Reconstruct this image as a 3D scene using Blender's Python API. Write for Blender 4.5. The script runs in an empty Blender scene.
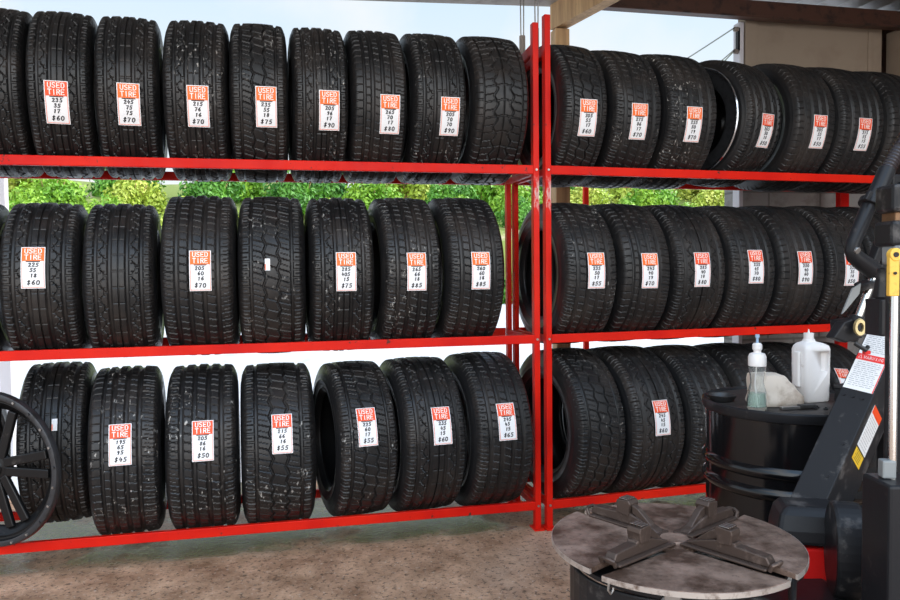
import bpy, bmesh, math, random
import numpy as np
from mathutils import Vector, Matrix

random.seed(7)
rng = np.random.default_rng(7)
SC = bpy.context.scene
COL = SC.collection
PI = math.pi
R = math.radians

# ------------------------------------------------------------------ helpers
def tag(o, label=None, cat=None, group=None, kind=None):
    if label: o['label'] = label
    if cat: o['category'] = cat
    if group: o['group'] = group
    if kind: o['kind'] = kind
    return o

def empty(name, loc=(0, 0, 0), rz=0.0, parent=None):
    o = bpy.data.objects.new(name, None)
    o.empty_display_size = 0.05
    COL.objects.link(o)
    o.location = loc
    o.rotation_euler = (0, 0, rz)
    if parent: o.parent = parent
    return o

def link(name, me, parent=None, mat=None):
    o = bpy.data.objects.new(name, me)
    COL.objects.link(o)
    if parent: o.parent = parent
    if mat and not me.materials: me.materials.append(mat)
    return o

class MB:
    """collects shapes into one mesh"""
    def __init__(self): self.bm = bmesh.new()
    def box(self, c, s, rot=None):
        m = Matrix.Translation(c)
        if rot is not None: m = m @ rot.to_4x4()
        m = m @ Matrix.Diagonal((s[0], s[1], s[2], 1))
        bmesh.ops.create_cube(self.bm, size=1, matrix=m)
        return self
    def bar(self, a, b, w, d, up=(0, 0, 1)):
        a, b = Vector(a), Vector(b)
        z = (b - a).normalized(); u = Vector(up)
        x = u.cross(z)
        if x.length < 1e-4: x = Vector((1, 0, 0)).cross(z)
        x.normalize(); y = z.cross(x)
        rot = Matrix((x, y, z)).transposed()
        return self.box((a + b) / 2, (w, d, (b - a).length), rot)
    def cyl(self, a, b, r, n=20, r2=None):
        a, b = Vector(a), Vector(b)
        q = (b - a).to_track_quat('Z', 'Y')
        m = Matrix.Translation((a + b) / 2) @ q.to_matrix().to_4x4()
        bmesh.ops.create_cone(self.bm, cap_ends=True, segments=n, radius1=r, radius2=r if r2 is None else r2,
                              depth=(b - a).length, matrix=m)
        return self
    def tube(self, pts, r, n=10, closed=False):
        pts = [Vector(p) for p in pts]
        rr = r if isinstance(r, (list, tuple)) else [r] * len(pts)
        rings = []; ref = None
        L = len(pts)
        for i, p in enumerate(pts):
            if closed: t = pts[(i + 1) % L] - pts[i - 1]
            else: t = pts[min(i + 1, L - 1)] - pts[max(i - 1, 0)]
            t.normalize()
            if ref is None: ref = t.orthogonal().normalized()
            ref = (ref - t * ref.dot(t)).normalized()
            bi = t.cross(ref)
            rings.append([self.bm.verts.new(p + (ref * math.cos(2 * PI * k / n) + bi * math.sin(2 * PI * k / n)) * rr[i]) for k in range(n)])
        for i in range(L if closed else L - 1):
            A, B = rings[i], rings[(i + 1) % L]
            for k in range(n):
                self.bm.faces.new((A[k], A[(k + 1) % n], B[(k + 1) % n], B[k]))
        if not closed:
            self.bm.faces.new(rings[0][::-1]); self.bm.faces.new(rings[-1])
        return self
    def lathe(self, prof, n=40, m=None, closed=False):
        """profile of (r, z) spun round z, then placed by matrix m"""
        m = m or Matrix.Identity(4)
        rings = []
        for r, z in prof:
            if r < 1e-6: rings.append([self.bm.verts.new(m @ Vector((0, 0, z)))])
            else: rings.append([self.bm.verts.new(m @ Vector((r * math.cos(2 * PI * k / n), r * math.sin(2 * PI * k / n), z))) for k in range(n)])
        cnt = len(rings)
        for i in range(cnt if closed else cnt - 1):
            A, B = rings[i], rings[(i + 1) % cnt]
            for k in range(n):
                j = (k + 1) % n
                if len(A) == 1 and len(B) == 1: continue
                if len(A) == 1: self.bm.faces.new((A[0], B[j], B[k]))
                elif len(B) == 1: self.bm.faces.new((A[k], A[j], B[0]))
                else: self.bm.faces.new((A[k], A[j], B[j], B[k]))
        return self
    def prism(self, poly, t, m=None):
        """2-d polygon (x, y) given thickness t along z, then placed by m"""
        m = m or Matrix.Identity(4)
        a = [self.bm.verts.new(m @ Vector((x, y, 0))) for x, y in poly]
        b = [self.bm.verts.new(m @ Vector((x, y, t))) for x, y in poly]
        n = len(poly)
        self.bm.faces.new(a[::-1]); self.bm.faces.new(b)
        for i in range(n):
            j = (i + 1) % n
            self.bm.faces.new((a[i], a[j], b[j], b[i]))
        return self
    def build(self, name, mat, parent=None, bevel=0.0, smooth=False, seg=2):
        bmesh.ops.recalc_face_normals(self.bm, faces=self.bm.faces[:])
        me = bpy.data.meshes.new(name)
        self.bm.to_mesh(me); self.bm.free()
        o = link(name, me, parent, mat)
        if smooth:
            me.polygons.foreach_set('use_smooth', [True] * len(me.polygons))
            try: me.set_sharp_from_angle(angle=R(40))
            except Exception: pass
        if bevel:
            b = o.modifiers.new('bevel', 'BEVEL'); b.width = bevel; b.segments = seg
            b.limit_method = 'ANGLE'; b.angle_limit = R(35)
        return o

def mat_from_axes(o, x, y, z):
    m = Matrix((Vector(x), Vector(y), Vector(z))).transposed().to_4x4()
    m.translation = Vector(o)
    return m

# ------------------------------------------------------------------ materials
class NT:
    def __init__(self, name):
        self.m = bpy.data.materials.new(name); self.m.use_nodes = True
        self.t = self.m.node_tree
        self.b = self.t.nodes['Principled BSDF']
        self.tc = self.t.nodes.new('ShaderNodeTexCoord')
        self.co = self.tc.outputs['Object']
    def n(self, typ, **kw):
        nd = self.t.nodes.new(typ)
        for k, v in kw.items():
            if k in nd.inputs: nd.inputs[k].default_value = v
            else: setattr(nd, k, v)
        return nd
    def l(self, a, b): self.t.links.new(a, b)
    def randomise(self):
        oi = self.n('ShaderNodeObjectInfo')
        vm = self.n('ShaderNodeVectorMath', operation='MULTIPLY_ADD')
        self.l(oi.outputs['Random'], vm.inputs[0])
        vm.inputs[1].default_value = (31.7, 17.3, 23.1)
        self.l(self.tc.outputs['Object'], vm.inputs[2])
        self.co = vm.outputs[0]
    def mapped(self, scale=(1, 1, 1)):
        mp = self.n('ShaderNodeMapping'); mp.inputs['Scale'].default_value = scale
        self.l(self.co, mp.inputs['Vector']); return mp.outputs[0]
    def noise(self, scale, detail=4, rough=.55, vec=None):
        nd = self.n('ShaderNodeTexNoise'); nd.inputs['Scale'].default_value = scale
        nd.inputs['Detail'].default_value = detail; nd.inputs['Roughness'].default_value = rough
        self.l(vec or self.co, nd.inputs['Vector']); return nd.outputs['Fac']
    def ramp(self, fac, a, b, ca=(0, 0, 0, 1), cb=(1, 1, 1, 1)):
        nd = self.n('ShaderNodeValToRGB'); e = nd.color_ramp.elements
        e[0].position = a; e[1].position = b; e[0].color = ca; e[1].color = cb
        self.l(fac, nd.inputs[0]); return nd.outputs[0]
    def mix(self, fac, a, b):
        nd = self.n('ShaderNodeMix', data_type='RGBA')
        for s, v in ((nd.inputs[0], fac), (nd.inputs[6], a), (nd.inputs[7], b)):
            if hasattr(v, 'is_linked') or hasattr(v, 'node'): self.l(v, s)
            elif isinstance(v, (int, float)): s.default_value = v
            else: s.default_value = (*v, 1) if len(v) == 3 else v
        return nd.outputs[2]
    def mul(self, a, b):
        nd = self.n('ShaderNodeMath', operation='MULTIPLY')
        for s, v in ((nd.inputs[0], a), (nd.inputs[1], b)):
            if isinstance(v, (int, float)): s.default_value = v
            else: self.l(v, s)
        return nd.outputs[0]
    def col(self, v):
        if hasattr(v, 'node'): self.l(v, self.b.inputs['Base Color'])
        else: self.b.inputs['Base Color'].default_value = (*v, 1)
    def rough(self, v):
        if hasattr(v, 'node'): self.l(v, self.b.inputs['Roughness'])
        else: self.b.inputs['Roughness'].default_value = v
    def bump(self, h, strength=.3, dist=.002):
        nd = self.n('ShaderNodeBump'); nd.inputs['Strength'].default_value = strength
        nd.inputs['Distance'].default_value = dist
        self.l(h, nd.inputs['Height']); self.l(nd.outputs[0], self.b.inputs['Normal'])
    def spec(self, v): self.b.inputs['Specular IOR Level'].default_value = v; return self.m
    def rrange(self, fac, lo, hi):
        nd = self.n('ShaderNodeMapRange'); nd.inputs['To Min'].default_value = lo; nd.inputs['To Max'].default_value = hi
        nd.inputs['From Min'].default_value = .3; nd.inputs['From Max'].default_value = .7
        self.l(fac, nd.inputs['Value']); return nd.outputs[0]

def plain(name, col, rough=.5, metal=0.0, dirt=None, scale=12, amt=(.5, .75), bump=0.0, bscale=60):
    t = NT(name); t.b.inputs['Metallic'].default_value = metal; t.rough(rough)
    if dirt is not None:
        f = t.ramp(t.noise(scale, 6, .65), amt[0], amt[1])
        t.col(t.mix(f, col, dirt))
    else: t.col(col)
    if bump: t.bump(t.noise(bscale, 4), bump, .002)
    return t.m

def rubber(name, base, dust, amt, scuff=None, rough=(.38, .62)):
    t = NT(name); t.randomise()
    f1 = t.ramp(t.noise(5, 5, .6), amt[0], amt[1])
    c = t.mix(t.mul(f1, .8), base, dust)
    f2 = t.ramp(t.noise(90, 3, .6), .55, .8)
    c = t.mix(t.mul(f2, .35), c, dust)
    if scuff:
        v = t.mapped((1, .55, .55))
        g = t.mul(t.ramp(t.noise(6, 2, .5), .5, .62), t.ramp(t.noise(70, 4, .7, v), .60, .68))
        c = t.mix(t.mul(g, scuff), c, (.55, .52, .48))
    t.col(c)
    t.rough(t.rrange(t.noise(14, 4), rough[0], rough[1]))
    t.bump(t.noise(160, 3), .25, .0015)
    t.b.inputs['Specular IOR Level'].default_value = .42
    return t.m

M = {}
M['tread'] = rubber('tread rubber', (.011, .0105, .0108), (.050, .039, .033), (.46, .86), rough=(.30, .52))
M['tread_scuffed'] = rubber('scuffed tread rubber', (.011, .0105, .0108), (.050, .039, .033), (.46, .86), scuff=.8, rough=(.30, .52))
M['side'] = rubber('sidewall rubber', (.011, .011, .012), (.04, .035, .03), (.5, .9), rough=(.30, .48))

def red_paint(name, wear):
    t = NT(name)
    f = t.ramp(t.noise(16, 8, .7), wear, wear + .04)
    base = t.mix(t.ramp(t.noise(3, 3), .35, .7), (.55, .006, .003), (.72, .017, .004))
    v = t.mapped((1, 1, 1))
    fine = t.ramp(t.noise(110, 4, .7, v), .64, .70)
    c = t.mix(t.mul(fine, .8), base, (.06, .015, .01))
    c = t.mix(f, c, (.05, .028, .02))
    t.col(c); t.rough(t.rrange(t.noise(20, 4), .34, .55)); t.spec(.16)
    t.bump(t.noise(40, 6, .6), .12, .002)
    return t.m
M['red'] = red_paint('red shelf paint', .625)
def red_post_paint():
    t = NT('worn red post paint')
    base = t.mix(t.ramp(t.noise(3, 3), .35, .7), (.55, .006, .003), (.72, .017, .004))
    v = t.mapped((1, 1, .35))
    rust = t.ramp(t.noise(26, 8, .7, v), .62, .66)
    c = t.mix(rust, base, (.05, .028, .02))
    # pale worn patch where the upper beam is bolted on
    sx = t.n('ShaderNodeSeparateXYZ'); t.l(t.tc.outputs['Object'], sx.inputs[0])
    g = t.n('ShaderNodeMath', operation='SUBTRACT'); t.l(sx.outputs[2], g.inputs[0]); g.inputs[1].default_value = 1.66
    a = t.n('ShaderNodeMath', operation='ABSOLUTE'); t.l(g.outputs[0], a.inputs[0])
    band = t.ramp(a.outputs[0], .03, .10, (1, 1, 1, 1), (0, 0, 0, 1))
    spots = t.ramp(t.noise(34, 6, .7, v), .47, .55)
    c = t.mix(t.mul(t.mul(band, spots), .85), c, (.62, .45, .42))
    t.col(c); t.rough(.42); t.spec(.16); t.bump(t.noise(40, 6, .6), .12, .002)
    return t.m
M['red_post'] = red_post_paint()
M['red_rear'] = red_paint('red rear frame paint', .70)
M['bare'] = plain('bare worn steel', (.42, .40, .38), .4, .8, (.2, .12, .08), 20)
M['card'] = plain('white sign card', (.86, .85, .86), .45)
M['orange'] = plain('orange sign print', (.92, .150, .008), .5)
M['vermilion'] = plain('red orange sign print', (.88, .075, .008), .5)
M['peach'] = plain('faded orange border', (.88, .26, .17), .5)
M['ink'] = plain('black marker ink', (.012, .012, .016), .5)
M['letter'] = plain('white sign print', (.90, .84, .78), .5)

def concrete_floor():
    t = NT('worn brown concrete')
    big = t.noise(.9, 6, .6); mid = t.noise(5, 8, .7); fin = t.noise(46, 6, .7)
    c = t.mix(t.ramp(mid, .35, .68), (.235, .125, .070), (.66, .41, .265))
    c = t.mix(t.ramp(big, .52, .7), c, (.58, .40, .285))
    c = t.mix(t.ramp(t.noise(9, 8, .72), .60, .70), c, (.075, .042, .027))
    c = t.mix(t.mul(t.ramp(fin, .545, .60), .8), c, (.05, .028, .018))
    c = t.mix(t.mul(t.ramp(t.noise(60, 4, .7), .60, .66), .8), c, (.62, .52, .44))
    # damp patches under the racks, with the shade there painted into their colour
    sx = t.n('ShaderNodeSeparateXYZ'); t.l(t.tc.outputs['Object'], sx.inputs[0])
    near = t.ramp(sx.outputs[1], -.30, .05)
    wet_shade = t.mul(near, t.ramp(t.noise(1.5, 5, .62), .44, .55))
    c = t.mix(t.mul(wet_shade, .8), c, (.045, .034, .030))
    t.col(c); t.rough(t.ramp(wet_shade, .15, .75, (.60, .60, .60, 1), (.12, .12, .12, 1)))
    h = t.n('ShaderNodeMath', operation='ADD'); t.l(t.mul(fin, .6), h.inputs[0]); t.l(mid, h.inputs[1])
    t.bump(h.outputs[0], .55, .008)
    return t.m
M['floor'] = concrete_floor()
M['lot'] = plain('pale driveway concrete', (.62, .62, .64), .8, 0, (.5, .5, .5), 2, (.45, .7))
def blocks():
    t = NT('painted concrete block')
    bt = t.n('ShaderNodeTexBrick'); bt.offset = .5
    bt.inputs['Scale'].default_value = 1.0; bt.inputs['Brick Width'].default_value = .40; bt.inputs['Row Height'].default_value = .20
    bt.inputs['Mortar Size'].default_value = .008
    bt.inputs['Color1'].default_value = (.42, .40, .38, 1); bt.inputs['Color2'].default_value = (.33, .32, .31, 1); bt.inputs['Mortar'].default_value = (.2, .19, .18, 1)
    mp = t.n('ShaderNodeMapping'); mp.inputs['Rotation'].default_value = (PI / 2, 0, 0)
    t.l(t.co, mp.inputs[0]); t.l(mp.outputs[0], bt.inputs['Vector'])
    c = t.mix(t.mul(t.ramp(t.noise(9, 8, .7), .5, .66), .6), bt.outputs['Color'], (.16, .14, .12))
    t.col(c); t.rough(.75); t.bump(bt.outputs['Fac'], -.6, .006)
    return t.m
M['blocks'] = blocks()
M['panel'] = plain('beige wall board', (.36, .285, .215), .7, 0, (.27, .20, .15), 3, (.5, .8))
M['brownsteel'] = plain('rust brown painted beam', (.085, .035, .022), .55, 0, (.03, .013, .01), 10, (.5, .62), .2, 30)
M['greyfascia'] = plain('weathered grey fascia', (.30, .255, .22), .6, 0, (.14, .11, .09), 8)
M['metalroof'] = plain('corrugated roof metal', (.30, .29, .28), .5, .5, (.15, .12, .10), 5)
def wood():
    t = NT('sawn lumber')
    v = t.mapped((14, 14, 1.2))
    c = t.mix(t.ramp(t.noise(2.2, 6, .6, v), .35, .68), (.66, .43, .22), (.40, .235, .115))
    c = t.mix(t.ramp(t.noise(9, 3), .66, .72), c, (.10, .055, .03))
    t.col(c); t.rough(.7); t.bump(t.noise(3, 5, .6, v), .25, .003)
    return t.m
M['wood'] = wood()
M['black'] = plain('black machine paint', (.016, .016, .018), .32, 0, (.07, .06, .055), 26, (.62, .78), .15, 50)
M['blackworn'] = plain('scuffed black paint', (.017, .017, .019), .38, 0, (.12, .11, .105), 14, (.56, .72), .12, 40)
M['drum'] = plain('glossy black drum paint', (.005, .005, .006), .14, 0, (.22, .21, .2), 42, (.70, .76), .08, 14)
M['drumtop'] = plain('greasy drum lid', (.055, .047, .043), .45, 0, (.02, .018, .017), 16, (.45, .65), .3, 60)
M['red_machine'] = plain('red machine paint', (.70, .014, .012), .35, 0, (.2, .02, .015), 14, (.6, .8))
def plate_metal():
    t = NT('greasy turntable steel')
    c = t.mix(t.ramp(t.noise(9, 8, .68), .38, .60), (.41, .285, .225), (.090, .052, .036))
    c = t.mix(t.mul(t.ramp(t.noise(60, 5, .7), .60, .68), .7), c, (.05, .032, .028))
    t.col(c); t.b.inputs['Metallic'].default_value = .45
    t.rough(t.rrange(t.noise(12, 5), .34, .6)); t.bump(t.noise(70, 6, .7), .3, .002)
    return t.m
M['plate'] = plate_metal()
M['plate_edge'] = plain('worn steel edge', (.62, .57, .53), .35, .7, (.2, .14, .11), 40, (.5, .7))
M['jaw'] = plain('greasy cast steel', (.090, .062, .050), .42, .5, (.20, .145, .12), 30, (.55, .75), .25, 60)
for k_ in ('black', 'blackworn', 'drumtop'): M[k_].node_tree.nodes['Principled BSDF'].inputs['Specular IOR Level'].default_value = .22
M['chrome'] = plain('polished steel rod', (.78, .78, .76), .16, 1.0)
M['steel'] = plain('dull steel', (.40, .39, .38), .35, .9, (.15, .12, .10), 20)
M['greypaint'] = plain('grey painted metal', (.24, .25, .25), .5, 0, (.08, .07, .065), 12, (.5, .7))
M['yellow'] = plain('yellow painted bracket', (.85, .50, .07), .45, 0, (.35, .17, .03), 30, (.58, .72))
M['sticker'] = plain('white sticker', (.84, .83, .82), .4)
M['print_grey'] = plain('grey printed text', (.36, .36, .37), .5)
M['print_red'] = plain('red sticker print', (.84, .035, .03), .45)
M['sticker_yellow'] = plain('yellow sticker', (.86, .55, .03), .45)
M['jug'] = plain('white jug plastic', (.80, .77, .75), .4, 0, (.45, .37, .31), 26, (.64, .76))
M['bag'] = plain('soiled white plastic', (.74, .645, .55), .5, 0, (.36, .26, .18), 16, (.46, .70), .35, 14)
M['pinkprint'] = plain('faded pink print', (.80, .36, .32), .5)
M['blackplastic'] = plain('black plastic', (.02, .02, .021), .4, 0, (.06, .055, .05), 20)
M['hose'] = plain('black ribbed hose', (.022, .017, .020), .3)
M['alloy'] = plain('dark alloy wheel', (.014, .014, .015), .30, .5, (.12, .11, .10), 18, (.62, .8))
M['alloylip'] = plain('grey wheel lip', (.06, .062, .068), .32, .6, (.03, .03, .03), 24, (.5, .7))
M['silver'] = plain('bright rim lip', (.72, .76, .82), .18, 1.0)
def glassy(name, col, rough, ior=1.45, trans=.9):
    t = NT(name); t.col(col); t.rough(rough)
    t.b.inputs['Transmission Weight'].default_value = trans; t.b.inputs['IOR'].default_value = ior
    return t.m
M['clear'] = glassy('clear bottle plastic', (.95, .98, .98), .06, 1.2, .95)
M['fluid'] = glassy('pale green fluid', (.52, .74, .62), .1, 1.33, .7)
M['leaf'] = []
for nm, a, b in (('bright hedge leaf', (.14, .34, .02), (.34, .54, .05)), ('yellow green leaf', (.38, .50, .05), (.62, .64, .14)), ('deep green leaf', (.045, .18, .02), (.14, .36, .03))):
    t = NT(nm); t.randomise()
    t.col(t.mix(t.ramp(t.noise(1.4, 3), .38, .66), a, b)); t.rough(.5)
    M['leaf'].append(t.m)
M['bank'] = plain('dry grassy bank', (.20, .25, .05), .9, 0, (.62, .46, .36), .35, (.54, .66), .5, 3)
M['pale'] = plain('pale painted steel', (.72, .70, .74), .5)

# ------------------------------------------------------------------ camera
CAM = Vector((-1.2094, -3.503, 1.2984))
RIGHT = Vector((0.97647862, -0.21534487, -0.01077411)); UP = Vector((0.01926317, 0.03736097, 0.99911615)); FWD = Vector((0.21475201, 0.97582311, -0.04063042))
cd = bpy.data.cameras.new('camera'); cam = bpy.data.objects.new('camera', cd); COL.objects.link(cam)
m = Matrix((RIGHT, UP, -FWD)).transposed().to_4x4(); m.translation = CAM
cam.matrix_world = m
cd.sensor_width = 36; cd.lens = 30.0; cd.clip_start = .05; cd.clip_end = 500
SC.camera = cam

# ------------------------------------------------------------------ racks
Z0, S = .1423, .83
ORIGIN = {'L': (Vector((0, 0, 0)), 0.0), 'R': (Vector((.0596, -.006, 0)), .0692)}
DEPTH, HALF = .50, .225

def make_rack(key, xa, xb, posts_front, posts_rear, label):
    o, b = ORIGIN[key]
    r = empty('tire_rack', o, b)
    tag(r, label, 'shelf rack', 'red steel tire racks')
    for x, top in posts_front:
        p = MB().box((x, .02, top / 2), (.030, .04, top)).build('post', M['red_post'], r, .003)
        MB().box((x, .02, .004), (.054, .085, .008)).build('foot_plate', M['red_post'], p, .002)
        q = MB()
        for k in range(3): q.cyl((x, -.0055, Z0 + k * S - .022), (x, .002, Z0 + k * S - .022), .006, 8)
        q.build('bolt', M['bare'], p)
    for x, top in posts_rear:
        p = MB().box((x, DEPTH - .02, top / 2), (.026, .04, top)).build('post', M['red_rear'], r, .003)
        MB().box((x, DEPTH - .02, .004), (.038, .085, .008)).build('foot_plate', M['red_rear'], p, .002)
        MB().cyl((x, DEPTH - .02, top), (x, DEPTH - .02, top + .03), .006, 8).build('bolt', M['bare'], p)
    for k in range(3):
        z = Z0 + k * S - .0215
        MB().box(((xa + xb) / 2, .0125, z), (xb - xa - .03, .025, .043)).build('front_rail', M['red'], r, .003)
        MB().box(((xa + xb) / 2 + .008, DEPTH - .0125, z), (xb - xa - .054, .025, .043)).build('rear_rail', M['red_rear'], r, .003)
        for x in (xa + .012, xb - .002):
            MB().box((x, DEPTH / 2, z - .004), (.024, DEPTH - .08, .034)).build('side_rail', M['red_rear'], r, .003)
    return r

rackL = make_rack('L', -3.0, 0, [(-3.0, 2.49), (0, 2.49)], [(-3.0, 2.42), (0, 2.42)],
                  'long red steel tire rack with three shelves, on the side away from the block wall')
rackR = make_rack('R', 0, 2.62, [(0, 2.53), (2.62, 2.53)], [(.012, 2.42), (2.62, 2.42)],
                  'red steel tire rack with three shelves in front of the block wall')
for rk, x in ((rackL, 0), (rackR, .009)):
    MB().bar((x - .002, .03, 2.37), (x - .002, DEPTH - .03, 2.35), .022, .05).build('top_brace', M['red_rear'], rk, .003)

# ------------------------------------------------------------------ tires
R0, W0 = .35, .28
NP = 64
def tread_depth(kind, s, v):
    """groove depth 0..1 at place s across (-1..1) and pitch v round the tire"""
    f = v - np.floor(v); f2 = (v + .5) - np.floor(v + .5)
    d = np.zeros(np.broadcast(s, v).shape)
    def groove(c, w): np.maximum(d, np.clip(1.6 - np.abs(s - c) / (w * 1.25) * 1.2, 0, 1), out=d)
    def cut(mask, depth): np.maximum(d, mask * depth * .68, out=d)
    a = np.abs(s)
    def fr(x): return x - np.floor(x)
    if kind == 0:      # jigsaw ribs either side of a slotted centre rib
        for c in (-.66, -.25, .25, .66): groove(c, .050)
        groove(.0, .018)
        sw = np.sin(PI * v); wav = .46 + .055 * np.sign(sw) * np.abs(sw) ** .6
        cut(((np.abs(a - wav) < .017) & (a > .27) & (a < .64)), .8)
        cut(((np.abs(fr(v * .5) - .25) < .04) & (a > .5) & (a < .64)), .7); cut(((np.abs(fr(v * .5) - .75) < .04) & (a > .28) & (a < .42)), .7)
        cut(((fr(v) < .09) & (a > .36) & (a < .46)), .35); cut(((fr(v + .3) < .09) & (a > .48) & (a < .60)), .35)
        cut(((f < .15) & (a > .69)), .75); cut(((f2 < .10) & (a > .80) & (a < .93)), .4)
        cut(((fr(v * .5) < .06) & (a < .2)), .4)
    elif kind == 1:    # four straight grooves, slanted sipes
        for c in (-.58, -.2, .2, .58): groove(c, .055)
        cut(((fr(v + 1.3 * s) < .13) & (a < .17)), .5)
        cut(((fr(v + .9 * s) < .14) & (a > .25) & (a < .53)), .6)
        cut(((fr(v - .6 * a) < .15) & (a > .63)), .7); cut(((fr(v + .5 - .6 * a) < .10) & (a > .74)), .35)
    elif kind == 2:    # cells joined by bent cross cuts
        for c in (-.64, .64): groove(c, .04)
        for c in (-.22, .22):
            z = c + .05 * (2 * np.abs(2 * fr(v * .5) - 1) - 1)
            np.maximum(d, np.clip(1.6 - np.abs(s - z) / .035 * 1.2, 0, 1), out=d)
        cut(((fr(v * .75 + .9 * s) < .10) & (a < .62)), .6)
        cut(((fr(v * .75 + .5 + .9 * s) < .06) & (a > .30) & (a < .58)), .35)
        cut(((f < .16) & (a > .67)), .8); cut(((f2 < .12) & (a > .75) & (a < .95)), .45)
    elif kind == 3:    # asymmetric, fine
        for c, w in ((-.6, .04), (-.3, .055), (.08, .055), (.46, .055)): groove(c, w)
        cut(((fr(v + .8 * s) < .12) & (s > -.55) & (s < .42)), .45)
        cut(((fr(v - .4 * s) < .15) & (s < -.64)), .65); cut(((fr(v + .5 * s) < .15) & (s > .52)), .65)
        cut(((fr(v + .5 + .5 * s) < .10) & (s > .62)), .35)
    else:              # chunky all-season blocks
        groove(-.72, .02); groove(.72, .02)
        for sg in (-1, 1):
            z = sg * (.30 + .07 * np.sin(PI * v))
            np.maximum(d, np.clip(1.6 - np.abs(s - z) / .04 * 1.2, 0, 1), out=d)
        groove(0., .022)
        cut(((fr(v * .5 + .35 * a) < .10) & (a < .70)), .9)
        cut(((fr(v * .5 + .5 + .35 * a) < .06) & (a > .34) & (a < .70)), .6)
        cut(((fr(v * .5 + .1) < .12) & (a > .70)), .95); cut(((fr(v * .5 + .6) < .08) & (a > .76)), .6)
    return d

def grid_mesh(name, P, wrap=True):
    n, k = P.shape[:2]
    i = np.arange(n if wrap else n - 1)[:, None]; j = np.arange(k - 1)[None, :]
    i2 = (i + 1) % n
    F = np.stack([i * k + j, i * k + j + 1, i2 * k + j + 1, i2 * k + j], -1).reshape(-1, 4)
    me = bpy.data.meshes.new(name)
    me.vertices.add(n * k); me.vertices.foreach_set('co', P.reshape(-1).astype(np.float32))
    me.loops.add(F.size); me.loops.foreach_set('vertex_index', F.reshape(-1).astype(np.int32))
    me.polygons.add(len(F)); me.polygons.foreach_set('loop_start', (np.arange(len(F)) * 4).astype(np.int32))
    me.polygons.foreach_set('use_smooth', np.ones(len(F), dtype=bool))
    me.update(calc_edges=True); me.validate()
    return me

HW = W0 / 2
def crown(s):
    a = np.abs(s)
    return R0 - .009 * a ** 2 - .022 * np.clip((a - .86) / .14, 0, 1) ** 2

def make_tread(kind):
    th = np.linspace(0, 2 * PI, NP * 9, endpoint=False)[:, None]
    s = np.linspace(-1, 1, 104)[None, :]
    d = tread_depth(kind, s, th / (2 * PI) * NP)
    fade = np.clip((1.0 - np.abs(s)) / .03, 0, 1)
    r = crown(s) - .0085 * d * fade
    P = np.stack([s * HW + 0 * th, -np.cos(th) * r, np.sin(th) * r], -1)
    me = grid_mesh('tread', P)
    me.polygons.foreach_set('use_smooth', np.zeros(len(me.polygons), dtype=bool))
    return me

SIDE = [(HW, R0 - .031), (HW + .003, R0 - .036), (HW + .003, R0 - .042), (HW + .0065, R0 - .046), (HW + .009, R0 - .062), (HW + .010, R0 - .076), (HW + .0115, R0 - .0775),
        (HW + .0115, R0 - .081), (HW + .010, R0 - .083), (HW + .008, R0 - .098), (HW + .003, R0 - .112), (HW + .004, R0 - .114), (HW + .004, R0 - .118), (HW + .001, R0 - .120),
        (HW - .009, R0 - .131), (HW - .013, R0 - .138), (HW - .022, R0 - .140), (HW - .031, R0 - .137), (HW - .036, R0 - .125), (HW - .030, R0 - .110), (HW - .022, R0 - .085),
        (HW - .026, R0 - .055), (HW - .05, R0 - .036), (HW - .09, R0 - .030), (0, R0 - .028)]
def make_side(sgn):
    th = np.linspace(0, 2 * PI, 144, endpoint=False)[:, None]
    pr = np.array(SIDE); x = pr[:, 0][None, :] * sgn; r = pr[:, 1][None, :] + 0 * th
    P = np.stack([x + 0 * th, -np.cos(th) * r, np.sin(th) * r], -1)
    if sgn > 0: P = P[:, ::-1]
    return grid_mesh('sidewall', P)
TREADS = [make_tread(k) for k in range(5)]
SIDES = [make_side(-1), make_side(1)]
for me in TREADS: me.materials.append(M['tread'])
for me in SIDES: me.materials.append(M['side'])

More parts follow.
